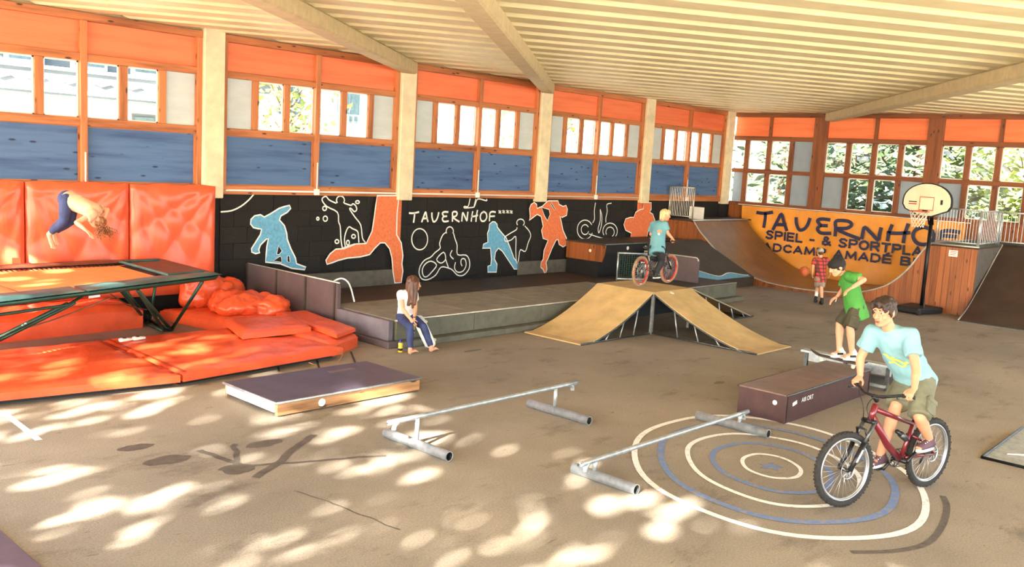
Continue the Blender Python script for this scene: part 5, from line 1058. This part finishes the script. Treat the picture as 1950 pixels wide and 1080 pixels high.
class Fig:
    def __init__(f, lab, J, s, hf, hu, base, skin='skin'):
        f.J = J; f.s = s; f.hf, f.hu = V(hf), V(hu); f.skin = skin; f.o = empty('person', base, lab, 'person')
        f.ax = (J['shL']-J['shR']).normalized(); f.hx = (J['hipL']-J['hipR']).normalized(); f.ch = (J['shL']+J['shR'])/2; f.pel = (J['hipL']+J['hipR'])/2
        f.tor = (f.ch-f.pel); f.fw = f.ax.cross(f.tor.normalized())*-1
        f.fw = f.tor.normalized().cross(f.ax) * 1
    def body(f, voxel, hands=None, feet=True, female=False, bare=False, slim=1.0):
        J, s = f.J, f.s; mb = MB(); t = f.tor.normalized()
        mb.cap(f.pel, f.pel.lerp(f.ch, .42), .135*s*slim, .118*s*slim, f.ax, .72, .72); mb.cap(f.pel.lerp(f.ch, .4), f.pel.lerp(f.ch, .92), .118*s*slim, .145*s*slim, f.ax, .72, .64)
        mb.cap(J['shL']-f.ax*.03*s, J['shR']+f.ax*.03*s, .058*s, .058*s)
        hb = J['head']-f.hu.normalized()*.075*s-f.hf.normalized()*.03*s; mb.cap(f.ch-t*.02*s, hb, .060*s, .050*s)
        for k in 'LR':
            sh, el, wr = J['sh'+k], J['el'+k], J['wr'+k]; mb.cap(sh, el, .050*s*slim, .037*s*slim); mb.cap(el, el.lerp(wr, .35), .038*s*slim, .037*s*slim); mb.cap(el.lerp(wr, .3), wr, .036*s*slim, .025*s*slim)
            hp_, kn, an = J['hip'+k], J['kn'+k], J['an'+k]; mb.cap(hp_, kn, .082*s*slim, .054*s*slim); mb.cap(kn, kn.lerp(an, .35), .052*s*slim, .055*s*slim); mb.cap(kn.lerp(an, .3), an, .054*s*slim, .036*s*slim)
            if feet:
                toe = J['toe'+k]; fd = (toe-an); fd = V((fd.x, fd.y, fd.z)); heel = an+(V((0, 0, -1))*.045*s if not J.get('nofeetdrop') else fd*0)
                side = fd.cross(V((0, 0, 1))); mb.cap(an, heel, .034*s, .034*s); mb.cap(heel, toe-fd*.25, .032*s, .036*s, side, .8, .6); mb.cap(toe-fd*.3, toe, .038*s, .030*s, side, .55, .45)
                if bare:
                    sd2 = side.normalized()
                    for q in range(5): mb.cap(toe+sd2*(q-2)*.014*s, toe+sd2*(q-2)*.015*s+fd.normalized()*(.03-.004*abs(q-1))*s, .0095*s, .008*s, n=8)
        for k in 'LR':
            if hands and k in hands: d, n, ts, cu = hands[k]; hand(mb, J['wr'+k], d, n, ts, s, cu)
        P, a, b, c = head_geo(mb, J['head'], f.hf, f.hu, s*1.02); f.P, f.hF, f.hR, f.hU = P, a, b, c
        f.b = rbuild('body', mb, voxel, f.skin, f.o, 3); return f
    def face(f, open_mouth=False): face_bits(f.o, f.P, f.hF, f.hR, f.hU, f.s*1.02, open_mouth); return f
    def tee(f, m, sleeve=.62, hem=.06, loose=1.0, voxel=.013, fold=(.012, 9, (1, 1, .6)), collar=True, name='t_shirt'):
        J, s = f.J, f.s; mb = MB(); t = f.tor.normalized(); lo = f.pel-t*hem*s
        mid = f.pel.lerp(f.ch, .45)
        mb.cap(lo, mid, .168*s*loose, .148*s*loose, f.ax, .74, .74, flat0=True); mb.cap(mid, f.pel.lerp(f.ch, .93), .148*s*loose, .165*s, f.ax, .74, .66)
        mb.cap(J['shL']-f.ax*.02*s, J['shR']+f.ax*.02*s, .068*s, .068*s)
        mb.cap(f.ch, f.ch+(J['head']-f.ch)*.28, .080*s, .066*s, flat1=True)
        for k in 'LR':
            sh, el = J['sh'+k], J['el'+k]; e = sh.lerp(el, sleeve); mb.cap(sh, e, .070*s, .072*s*loose, flat1=True)
        f.shirt = rbuild(name, mb, voxel, m, f.o, 3, fold); return f
    def shorts(f, m, frac=1.0, loose=1.0, voxel=.013, fold=(.012, 10, (1, 1, .5)), name='shorts', cuff=.090):
        J, s = f.J, f.s; mb = MB(); t = f.tor.normalized()
        mb.cap(f.pel-t*.03*s, f.pel+t*.07*s, .160*s*loose, .145*s*loose, f.hx, .80, .76, flat1=True)
        for k in 'LR':
            h_, kn = J['hip'+k], J['kn'+k]; e = h_.lerp(kn, frac); mb.cap(h_, e, .100*s*loose, cuff*s*loose, flat1=True)
        f.sh = rbuild(name, mb, voxel, m, f.o, 3, fold)
        for k, sg_ in (('L', 1), ('R', -1)) if name == 'cargo_shorts' else ():
            h_, kn = J['hip'+k], J['kn'+k]; c = h_.lerp(kn, frac*.66)+f.hx*sg_*.094*s*loose; ax = (kn-h_).normalized(); bx = f.hx.cross(ax).normalized()
            pk = MB().obox(c, ax*.075*s, bx*.058*s, f.hx*.016*s).build('cargo_pocket', m, f.sh, bevel=.012, seg=2)
            MB().obox(c-ax*.055*s+f.hx*sg_*.014*s, ax*.022*s, bx*.062*s, f.hx*.008*s).build('pocket_flap', m, f.sh, bevel=.005)
        return f
    def trousers(f, m, voxel=.011, fold=(.008, 12, (1, 1, .7)), loose=1.0, end=.93, name='trousers'):
        J, s = f.J, f.s; mb = MB(); t = f.tor.normalized(); mb.cap(f.pel-t*.03*s, f.pel+t*.06*s, .150*s, .138*s, f.hx, .80, .74, flat1=True)
        for k in 'LR':
            h_, kn, an = J['hip'+k], J['kn'+k], J['an'+k]; mb.cap(h_, kn, .094*s*loose, .065*s*loose); mb.cap(kn, kn.lerp(an, .35), .065*s*loose, .063*s*loose); mb.cap(kn.lerp(an, .3), kn.lerp(an, end), .063*s*loose, .046*s*loose, flat1=True)
        f.tr = rbuild(name, mb, voxel, m, f.o, 3, fold); return f
    def shoes(f, mu, ms, name='shoe', up=None):
        J, s = f.J, f.s
        for k in 'LR':
            an, toe = J['an'+k], J['toe'+k]; u_ = V(up[k]) if up else V((0, 0, 1)); fd = toe-an; fd = (fd-u_*fd.dot(u_)).normalized(); side = fd.cross(u_).normalized(); g = toe-u_*.03*s
            hl = g-fd*.235*s; mb = MB(); mb.cap(hl+u_*.045*s+fd*.03*s, g+u_*.035*s-fd*.03*s, .042*s, .043*s, side, .95, .75); mb.cap(an+u_*.02*s, hl+u_*.05*s+fd*.05*s, .044*s, .045*s, flat0=True); mb.cap(hl+u_*.06*s+fd*.07*s, g-fd*.09*s+u_*.05*s, .040*s, .034*s)
            sh_ = rbuild(name, mb, .009, mu, f.o, 2); sl = MB(); n = 14; ring_ = []
            for q in range(n*2): a = 2*pi*q/(2*n); wv_ = .040+.008*cos(a); ring_.append(hl.lerp(g, .5)+fd*(.135*cos(a))*s+side*wv_*s*sin(a))
            sl.extrude([p-u_*.004*s for p in ring_], u_*.026*s); sl.build('sole', ms, sh_)
            if mu == 'shoe_white':
                for sg_ in (-1, 1): MB().obox(hl.lerp(g, .52)+u_*.050*s+side*sg_*.040*s, fd*.055*s, u_*.016*s, side*.005*s).build('side_panel', 'shoe_black', sh_, bevel=.006)
            lc = MB()
            for q in range(4): c = g-fd*(.075+.026*q)*s+u_*(.070+.008*q)*s; lc.tube([c-side*.026*s, c+side*.026*s], .004*s, 5)
            lc.build('laces', 'shoe_white' if mu != 'shoe_white' else 'shoe_black', sh_)
        return f
    def hair(f, m, prims, voxel=.009, fold=(.014, 32, (1, 1, .5)), name='hair'):
        mb = MB(); P, s = f.P, f.s*1.02
        for q in prims:
            if q[0] == 'e': mb.ell(P(*q[1]), f.hR*q[2][1]*s, f.hF*q[2][0]*s, f.hU*q[2][2]*s)
            else: mb.cap(P(*q[1]), P(*q[2]), q[3]*s, q[4]*s)
        f.hr = rbuild(name, mb, voxel, m, f.o, 2, fold); return f
SHORT = [('e', (-.022, 0, .042), (.104, .086, .092)), ('e', (-.05, 0, .0), (.07, .083, .085))]

# ---------------------------------------------------------------- front rider and bicycle
hd = RAD(166); b1, M1, K1 = bicycle('maroon full suspension mountain bike crossing the painted target', (9.0, 3.06, 0), hd, 1.03, 'bike_maroon', 'tyre', 'rim_silver', RAD(-8), -38, True)
d1 = lambda x, y=0.0, z=.9: depth(M1 @ V((x, y, z)))
J = dict(head=at(1683, 594, d1(.44)), shR=at(1661, 634, d1(.30, -.17)), shL=at(1733, 640, d1(.22, .18)), elR=at(1638, 684, d1(.40, -.34)), elL=at(1745, 706, d1(.22, .36)),
         hipR=at(1729, 722, d1(-.20, -.09)), hipL=at(1758, 726, d1(-.22, .10)), knR=at(1707, 772, d1(.16, -.12)), knL=at(1751, 794, d1(.06, .14)), anR=K1['pr']+V((.05, .0, .11)), anL=K1['pl']+V((.09, -.01, .10)))
J['wrR'] = K1['gr']+V((.055, -.02, .075)); J['wrL'] = K1['gl']+V((.055, -.02, .075))
hx_ = V((cos(hd), sin(hd), 0)); hl_ = V((-sin(hd), cos(hd), 0))
J['toeR'] = K1['pr']+hx_*.10+V((0, 0, .035)); J['toeL'] = K1['pl']+hx_*.10+V((0, 0, .035))
fg = Fig('young rider in pale blue t-shirt leaning over the maroon bike', J, 1.10, V((-.97, .17, -.14)), V((-.12, .05, 1)), (9.0, 3.06, 0))
gc = (62, 62, 42)
fg.body(.0068, {'R': (hx_*.85+V((0, 0, -.62)), V((0, 0, -1))-hx_*.5, hl_, gc), 'L': (hx_*.85+V((0, 0, -.62)), V((0, 0, -1))-hx_*.5, -hl_, gc)}).face(True)
fg.tee('tee_aqua', .60, .05, 1.12, fold=(.020, 7, (1, 1, .7))).shorts('cargo_olive', 1.0, 1.1, name='cargo_shorts').shoes('shoe_plum', 'shoe_white')
fg.hair('hair_dark', SHORT+[('e', (.03, 0, .085), (.075, .074, .040)), ('c', (.075, -.05, .085), (.088, -.062, .045), .020, .012), ('c', (.08, .0, .09), (.098, -.02, .060), .020, .012), ('c', (.075, .05, .085), (.09, .055, .045), .020, .012), ('c', (0, -.078, .04), (.015, -.082, -.015), .018, .010), ('c', (0, .078, .04), (.015, .082, -.015), .018, .010), ('c', (-.07, 0, -.02), (-.085, 0, -.09), .05, .03)])
# print across the chest
n_ = fg.fw; c_ = fg.ch.lerp(fg.pel, .32)
pr = MB()
for a0, b0, a1, b1_, wd in ((.10, .05, -.02, .03, .030), (.02, .0, -.13, -.03, .028), (.06, -.05, -.10, -.07, .02)):
    pts = []
    for k in range(9):
        t = k/8; lat = a0+(a1-a0)*t; up_ = b0+(b1_-b0)*t+.008*sin(t*7); q = c_-fg.ax*lat+fg.tor.normalized()*up_; pts.append(q)
    sgn = 1 if n_.dot(CAM-c_) > 0 else -1
    prp = []
    me = fg.shirt.data; off = wl(fg.o)
    for q in pts:
        best = max((v for v in me.vertices if ((v.co+off-q)-n_*sgn*((v.co+off-q).dot(n_*sgn))).length < .02), key=lambda v: (v.co+off-q).dot(n_*sgn), default=None)
        if best: prp.append(best.co+off+n_*sgn*.006)
    if len(prp) > 2: ribbon(pr, prp, wd, n_*sgn, False, .004)
if pr.v: pr.build('chest_print', 'print_yellow', fg.shirt, label='faded yellow print')

# ---------------------------------------------------------------- skater in green
D = depth((12.45, 5.28, .4)); A_ = lambda x, y, dd=0: at(x, y, D+dd)
J = dict(head=A_(1594, 509, -.02), shL=A_(1617, 527, -.17), shR=A_(1612, 526, .17), elL=A_(1645, 533, -.34), wrL=A_(1624, 547, -.40), elR=A_(1605, 553, .22), wrR=A_(1595, 564, .16), hipL=A_(1632, 588, -.08), hipR=A_(1628, 587, .09), knL=A_(1619, 624, -.12), knR=A_(1599, 617, .12), anL=A_(1622, 669, -.02), anR=A_(1598, 665, .10))
J['toeL'] = A_(1608, 681, -.05); J['toeR'] = A_(1584, 676, .06)
lf_ = -_r; fg = Fig('skater in green t-shirt and black beanie riding the grind box', J, 1.02, lf_*.93-_f*.15+V((0, 0, -.34)), V((0, 0, 1))+lf_*.35, (12.45, 5.28, .37), 'skin_pale')
fg.body(.0075, {'L': (lf_*.8+V((0, 0, -.5)), V((0, 0, -1)), _f, (15, 25, 20)), 'R': (lf_*.8+V((0, 0, -.55)), V((0, 0, -1)), -_f, (15, 20, 20))}).face()
fg.tee('tee_green', .70, .15, 1.18, fold=(.018, 8, (1, 1, .5))).shorts('cargo_dark', 1.0, 1.08, name='cargo_shorts').shoes('shoe_white', 'shoe_white')
fg.hair('hair_dark', [('e', (-.03, 0, .0), (.085, .082, .075))])
fg.hair('cap_black', [('e', (-.016, 0, .052), (.112, .094, .090)), ('e', (-.03, 0, .02), (.10, .090, .06)), ('c', (.05, -.03, .050), (.05, .03, .050), .054, .054), ('c', (-.09, 0, .02), (-.13, 0, .03), .02, .012)], fold=(.006, 40, (1, 1, 1)), name='beanie')
# skateboard under him
def skateboard(lab, c, d, n, mtop, mbot, L=.78, wd=.10):
    c, d, n = V(c), V(d).normalized(), V(n); n = (n-d*n.dot(d)).normalized(); sv = d.cross(n); o = empty('skateboard', c, lab, 'skateboard'); mb = MB(); N = 18; rows = []
    for k in range(N+1):
        t = -1+2*k/N; w_ = wd*(1 if abs(t) < .75 else math.sqrt(max(.02, 1-((abs(t)-.75)/.25)**2))); lift = .055*max(0, (abs(t)-.62)/.38)**1.5; rows.append([c+d*(t*L/2)+sv*w_*q+n*(lift+.004*abs(q)) for q in (-1, -.5, 0, .5, 1)])
    i = 0
    for s_, dn in ((0, 0.0), (1, -.012)):
        for r in rows: mb.v += [p+n*dn for p in r]
    for k in range(N):
        for q in range(4): a = k*5+q; mb.f.append((a, a+1, a+6, a+5)); b_ = (N+1)*5+a; mb.f.append((b_, b_+5, b_+6, b_+1))
        for q in (0, 4): a = k*5+q; b_ = (N+1)*5+a; mb.f.append((a, a+5, b_+5, b_) if q == 0 else (a, b_, b_+5, a+5))
    mb.build('deck', mtop, o, smooth=True)
    ug = MB(); 
    for r in rows[1:-1]: ug.v += [p-n*.0135 for p in r]
    for k in range(N-2):
        for q in range(4): a = k*5+q; ug.f.append((a, a+5, a+6, a+1))
    ug.build('underside', mbot, o, smooth=True)
    for t in (-.55, .55):
        p = c+d*t*L/2-n*.045; tk = MB().tube([p-sv*.075, p+sv*.075], .010, 8); tk.obox(p+n*.018, d*.03, sv*.02, n*.018); tk = tk.build('truck', 'galv', o)
        for q in (-1, 1): MB().lathe(p+sv*(q*.085)-sv*.017, sv, [(.021, 0), (.027, .005), (.027, .029), (.021, .034)], 16).build('wheel', 'wheel_cream', tk, smooth=True)
    return o
bc = A_(1596, 684, 0); skateboard('dark skateboard under the skater in green', bc, A_(1619, 689, -.05)-A_(1572, 678, .07), V((0, 0, 1))+_r*.1, 'board_deck', 'board_deck', .78)

# ---------------------------------------------------------------- boy in plaid walking away
D = depth((21.4, 9.6, .6)); A_ = lambda x, y, dd=0: at(x, y, D+dd)
J = dict(head=A_(1562, 481), shL=A_(1552, 495, .02), shR=A_(1574, 494, -.02), elL=A_(1548, 509, .0), wrL=A_(1547, 519, -.05), elR=A_(1580, 508, .05), wrR=A_(1581, 518, .10), hipL=A_(1557, 531), hipR=A_(1567, 531), knL=A_(1557, 547, .10), knR=A_(1564, 548, -.04), anL=A_(1554, 566, .04), anR=A_(1565, 569, -.06))
J['toeL'] = A_(1555, 572.5, .14)-V((0, 0, 0)); J['toeR'] = A_(1562, 575.5, .06)
sgP = .86
fg = Fig('boy in red plaid shirt and grey cap walking towards the banner', J, sgP, _f*.9-_r*.15, V((0, 0, 1)), (21.5, 9.65, 0), 'skin_pale')
fg.body(.009, {'L': (V((0, 0, -1)), _r, _f, (15, 20, 15)), 'R': (V((0, 0, -1)), -_r, _f, (15, 20, 15))}).face()
fg.tee('plaid', .66, .10, 1.0, .014, (.012, 9, (1, 1, .5)), name='plaid_shirt').shorts('shorts_grey', .92, 1.0).shoes('shoe_black', 'shoe_black')
fg.hair('hair_brown', [('e', (-.03, 0, -.005), (.082, .080, .07))], .011)
fg.hair('cap_grey', [('e', (-.015, 0, .05), (.104, .086, .082)), ('c', (.08, -.03, .05), (.08, .03, .05), .04, .04)], .011, (.003, 20, (1, 1, 1)), 'cap')
a_, k_ = J['anL'], J['knL']; MB().tube([a_, a_.lerp(k_, .55)], [.042*sgP, .058*sgP], 12).build('sock', 'sock_white', fg.o, smooth=True)

# ---------------------------------------------------------------- child on the fun box
b2, M2, K2 = bicycle('black child mountain bike with red rims on top of the fun box', (14.86, 10.12, .78), RAD(4), .85, 'bike_grey', 'tyre_tan', 'rim_red', RAD(-6), -75, True)
d2 = lambda x, y=0.0, z=.9: depth(M2 @ V((x, y, z)))
J = dict(head=at(1267, 410, d2(.30)), shL=at(1244, 427, d2(.16, .17)), shR=at(1266, 427, d2(.18, -.15)), elL=at(1240, 444, d2(.36, .36)), elR=at(1272, 445, d2(.26, -.28)), hipL=at(1246, 473, d2(-.14, .09)), hipR=at(1257, 474, d2(-.12, -.09)), knL=at(1250, 492, d2(.14, .12)), knR=at(1261, 496, d2(.06, -.13)), anL=K2['pl']+V((-.05, 0, .09)), anR=K2['pr']+V((-.05, 0, .09)))
J['wrL'] = K2['gl']+V((-.05, 0, .055)); J['wrR'] = K2['gr']+V((-.05, 0, .055)); J['toeL'] = K2['pl']+V((.09, 0, .03)); J['toeR'] = K2['pr']+V((.09, 0, .03))
fg = Fig('blond child in teal t-shirt sitting on the red rimmed bicycle', J, .90, V((.80, -.60, -.12)), V((0.05, 0, 1)), (14.86, 10.12, .78), 'skin_pale')
fg.body(.008, {'L': (V((.8, 0, -.6)), V((-.4, 0, -1)), V((0, -1, 0)), gc), 'R': (V((.8, 0, -.6)), V((-.4, 0, -1)), V((0, 1, 0)), gc)}).face()
fg.tee('tee_teal', .66, .12, 1.10, fold=(.014, 9, (1, 1, .6))).trousers('jeans_black', loose=1.15).shoes('shoe_black', 'shoe_white')
fg.hair('hair_blond', SHORT+[('e', (.03, 0, .08), (.078, .078, .045)), ('c', (-.05, -.05, -.02), (-.06, -.05, -.085), .035, .02), ('c', (-.05, .05, -.02), (-.06, .05, -.085), .035, .02), ('c', (-.085, 0, 0), (-.09, 0, -.085), .04, .025)])
bp0 = fg.pel.lerp(fg.ch, .55); tcv = (CAM-bp0).normalized(); me = fg.shirt.data; off = wl(fg.o)
def on_shirt(q):
    best = max((v for v in me.vertices if ((v.co+off-q)-tcv*((v.co+off-q).dot(tcv))).length < .022), key=lambda v: (v.co+off-q).dot(tcv), default=None)
    return (best.co+off+tcv*.004) if best else None
for cx, cy, r, m in ((1257, 440, .045, 'print_orange'), (1254, 444, .022, 'paint_white')):
    q = on_shirt(at(cx, cy, depth(bp0)))
    if q: fan_poly([q+tcv*(.004 if m == 'paint_white' else 0)+_r*cos(a)*r*(1+.2*sin(3*a))+_u*sin(a)*r for a in [2*pi*k/16 for k in range(16)]], tcv, .002).build('back_print', m, fg.shirt)

# ---------------------------------------------------------------- girl sitting on the kerb
D = depth((9.45, 11.0, .55)); A_ = lambda x, y, dd=0: at(x, y, D+dd)
J = dict(head=A_(788, 541, -.05), shL=A_(789, 561, .03), shR=A_(764, 560, -.10), elR=A_(767, 589, -.20), wrR=A_(783, 609, -.33), elL=A_(791, 588, -.08), wrL=A_(789, 606, -.30), hipR=A_(764, 604, -.02), hipL=A_(780, 603, .10), knR=A_(781, 623, -.40), knL=A_(806, 621, -.22))
J['anR'] = onz(781, 665, .08); J['anL'] = onz(821, 661, .08); J['toeR'] = onz(793, 668.5, .045); J['toeL'] = onz(832, 664, .045)
fg = Fig('girl in white t-shirt and navy leggings sitting on the deck corner', J, 1.0, _r*.85+_f*.45+V((0, 0, -.1)), V((0, 0, 1)), (9.45, 11.0, 0), 'skin_pale')
fg.body(.0075, {'R': (_r*.5+V((0, 0, -.8)), _f, _r, (35, 40, 30)), 'L': (V((0, 0, -1))-_r*.1, -_r, -_f, (35, 40, 30))}, bare=True, slim=.9).face()
fg.tee('tee_white', .42, .05, .92, fold=(.010, 9, (1, 1, .6))).trousers('denim_navy', loose=.92, end=.95, name='leggings')
fg.hair('hair_brown', SHORT+[('c', (-.04, .06, .02), (-.02, .085, -.28), .05, .035), ('c', (-.07, .02, 0), (-.06, .04, -.32), .055, .03), ('c', (-.07, -.03, 0), (-.07, -.05, -.34), .05, .03), ('c', (-.03, -.07, .02), (-.01, -.085, -.30), .045, .03), ('c', (.02, .075, .04), (.03, .09, -.22), .03, .022), ('c', (.02, .08, .04), (.02, .11, -.30), .028, .018), ('c', (.0, .085, .03), (-.01, .10, -.36), .03, .014)], fold=(.012, 40, (1, 1, .15)))
w0 = J['wrL']; MB().tube([w0+V((cos(2*pi*k/14)*.031, sin(2*pi*k/14)*.031, .02)) for k in range(14)], .006, 5, closed=True).build('wrist_band', 'shoe_black', fg.o, smooth=True)
def bottle(lab, p, h, ax=(0, 0, 1)):
    o = empty('drink_bottle', p, lab, 'bottle', 'yellow drink bottles'); k = h/.19
    MB().lathe(p, ax, [(.028*k, 0), (.034*k, .006*k), (.034*k, .075*k), (.030*k, .085*k), (.030*k, .098*k), (.034*k, .108*k), (.034*k, .135*k), (.022*k, .15*k)], 20).build('bottle_body', 'bottle_yellow', o, smooth=True)
    c_ = MB().lathe(V(p)+V(ax).normalized()*.148*k, ax, [(.026*k, 0), (.026*k, .016*k), (.020*k, .022*k), (.012*k, .03*k), (.012*k, .042*k)], 18).build('bottle_cap', 'bottle_blue', o, smooth=True); MB().lathe(V(p)+V(ax).normalized()*.03*k, ax, [(.0346*k, 0), (.0346*k, .032*k)], 20).build('printed_band', 'shoe_black', o, smooth=True)
bottle('yellow drink bottle with blue cap standing on the floor by her foot', onz(762, 671, 0), .20); bottle('yellow drink bottle held between the girl\'s knees', J['wrL'].lerp(J['wrR'], .4)+V((0, 0, -.23))-_f*.03, .19)
skateboard('white skateboard leaning behind the sitting girl', at(809, 634, depth((9.7, 10.86, .25))), at(821, 659, depth((9.7, 10.7, .1)))-at(797, 608, depth((9.7, 11.0, .45))), -_r*.35-_f*.8+V((0, 0, .2)), 'board_white', 'board_blue', .62, .095)

# ---------------------------------------------------------------- somersaulting girl
D = depth((5.25, 13.5, 2.0)); A_ = lambda x, y, dd=0: at(x, y, D+dd)
J = dict(head=A_(183, 418, -.05), shL=A_(176, 408, -.15), shR=A_(187, 399, .14), elL=A_(146, 424, -.30), wrL=A_(163, 438, -.38), elR=A_(205, 400, .12), wrR=A_(198, 419, .0), hipL=A_(126, 381, -.09), hipR=A_(138, 380, .08), knL=A_(122, 420, -.10), knR=A_(134, 422, .06), anL=A_(93, 446, -.05), anR=A_(103, 442, .06), nofeetdrop=True)
J['toeL'] = A_(101, 470, -.10); J['toeR'] = A_(107, 462, .02)
fg = Fig('girl in peach top and navy jeans somersaulting above the trampoline', J, 1.02, V((-.2, 0, 0))-_r*.75+_f*-.55+V((0, 0, -.2)), V((0, 0, -1))+_r*.25, (5.25, 13.5, 1.4), 'skin_pale')
fg.body(.008, {'L': (A_(172, 445, -.40)-J['wrL'], V((0, 0, -1)), _f, (15, 20, 15)), 'R': (A_(195, 429, -.03)-J['wrR'], -_r, -_f, (25, 30, 25))}, slim=.92, bare=True).face()
fg.tee('top_peach', .40, .05, 1.02, fold=(.010, 10, (1, 1, 1)), name='long_top').trousers('denim_navy', loose=1.0, end=.86, name='jeans')
fg.hair('hair_ginger', [('e', (-.03, 0, .04), (.096, .088, .085))])
cu = MB(); R_ = random.Random(5)
for k in range(90):
    a = R_.random()*2*pi; p0 = fg.P(-.04+.06*cos(a)*R_.random(), .085*sin(a), .05+.05*R_.random()); dr = (fg.hU*R_.uniform(.3, 1.0)+fg.hR*R_.uniform(-.9, .9)+fg.hF*R_.uniform(-.7, .4)).normalized(); o1 = dr.orthogonal().normalized(); o2 = dr.cross(o1); L_ = R_.uniform(.10, .26); pts = []
    for q in range(13): t = q/12; pts.append(p0+dr*L_*t+(o1*cos(t*11+k)+o2*sin(t*11+k))*.018)
    cu.tube(pts, [.009*(1-.5*q/12) for q in range(13)], 5)
cu.build('curls', 'hair_ginger', fg.hr, smooth=True, kind='stuff')
bpy.data.scenes.remove(TS)
bpy.context.view_layer.update()
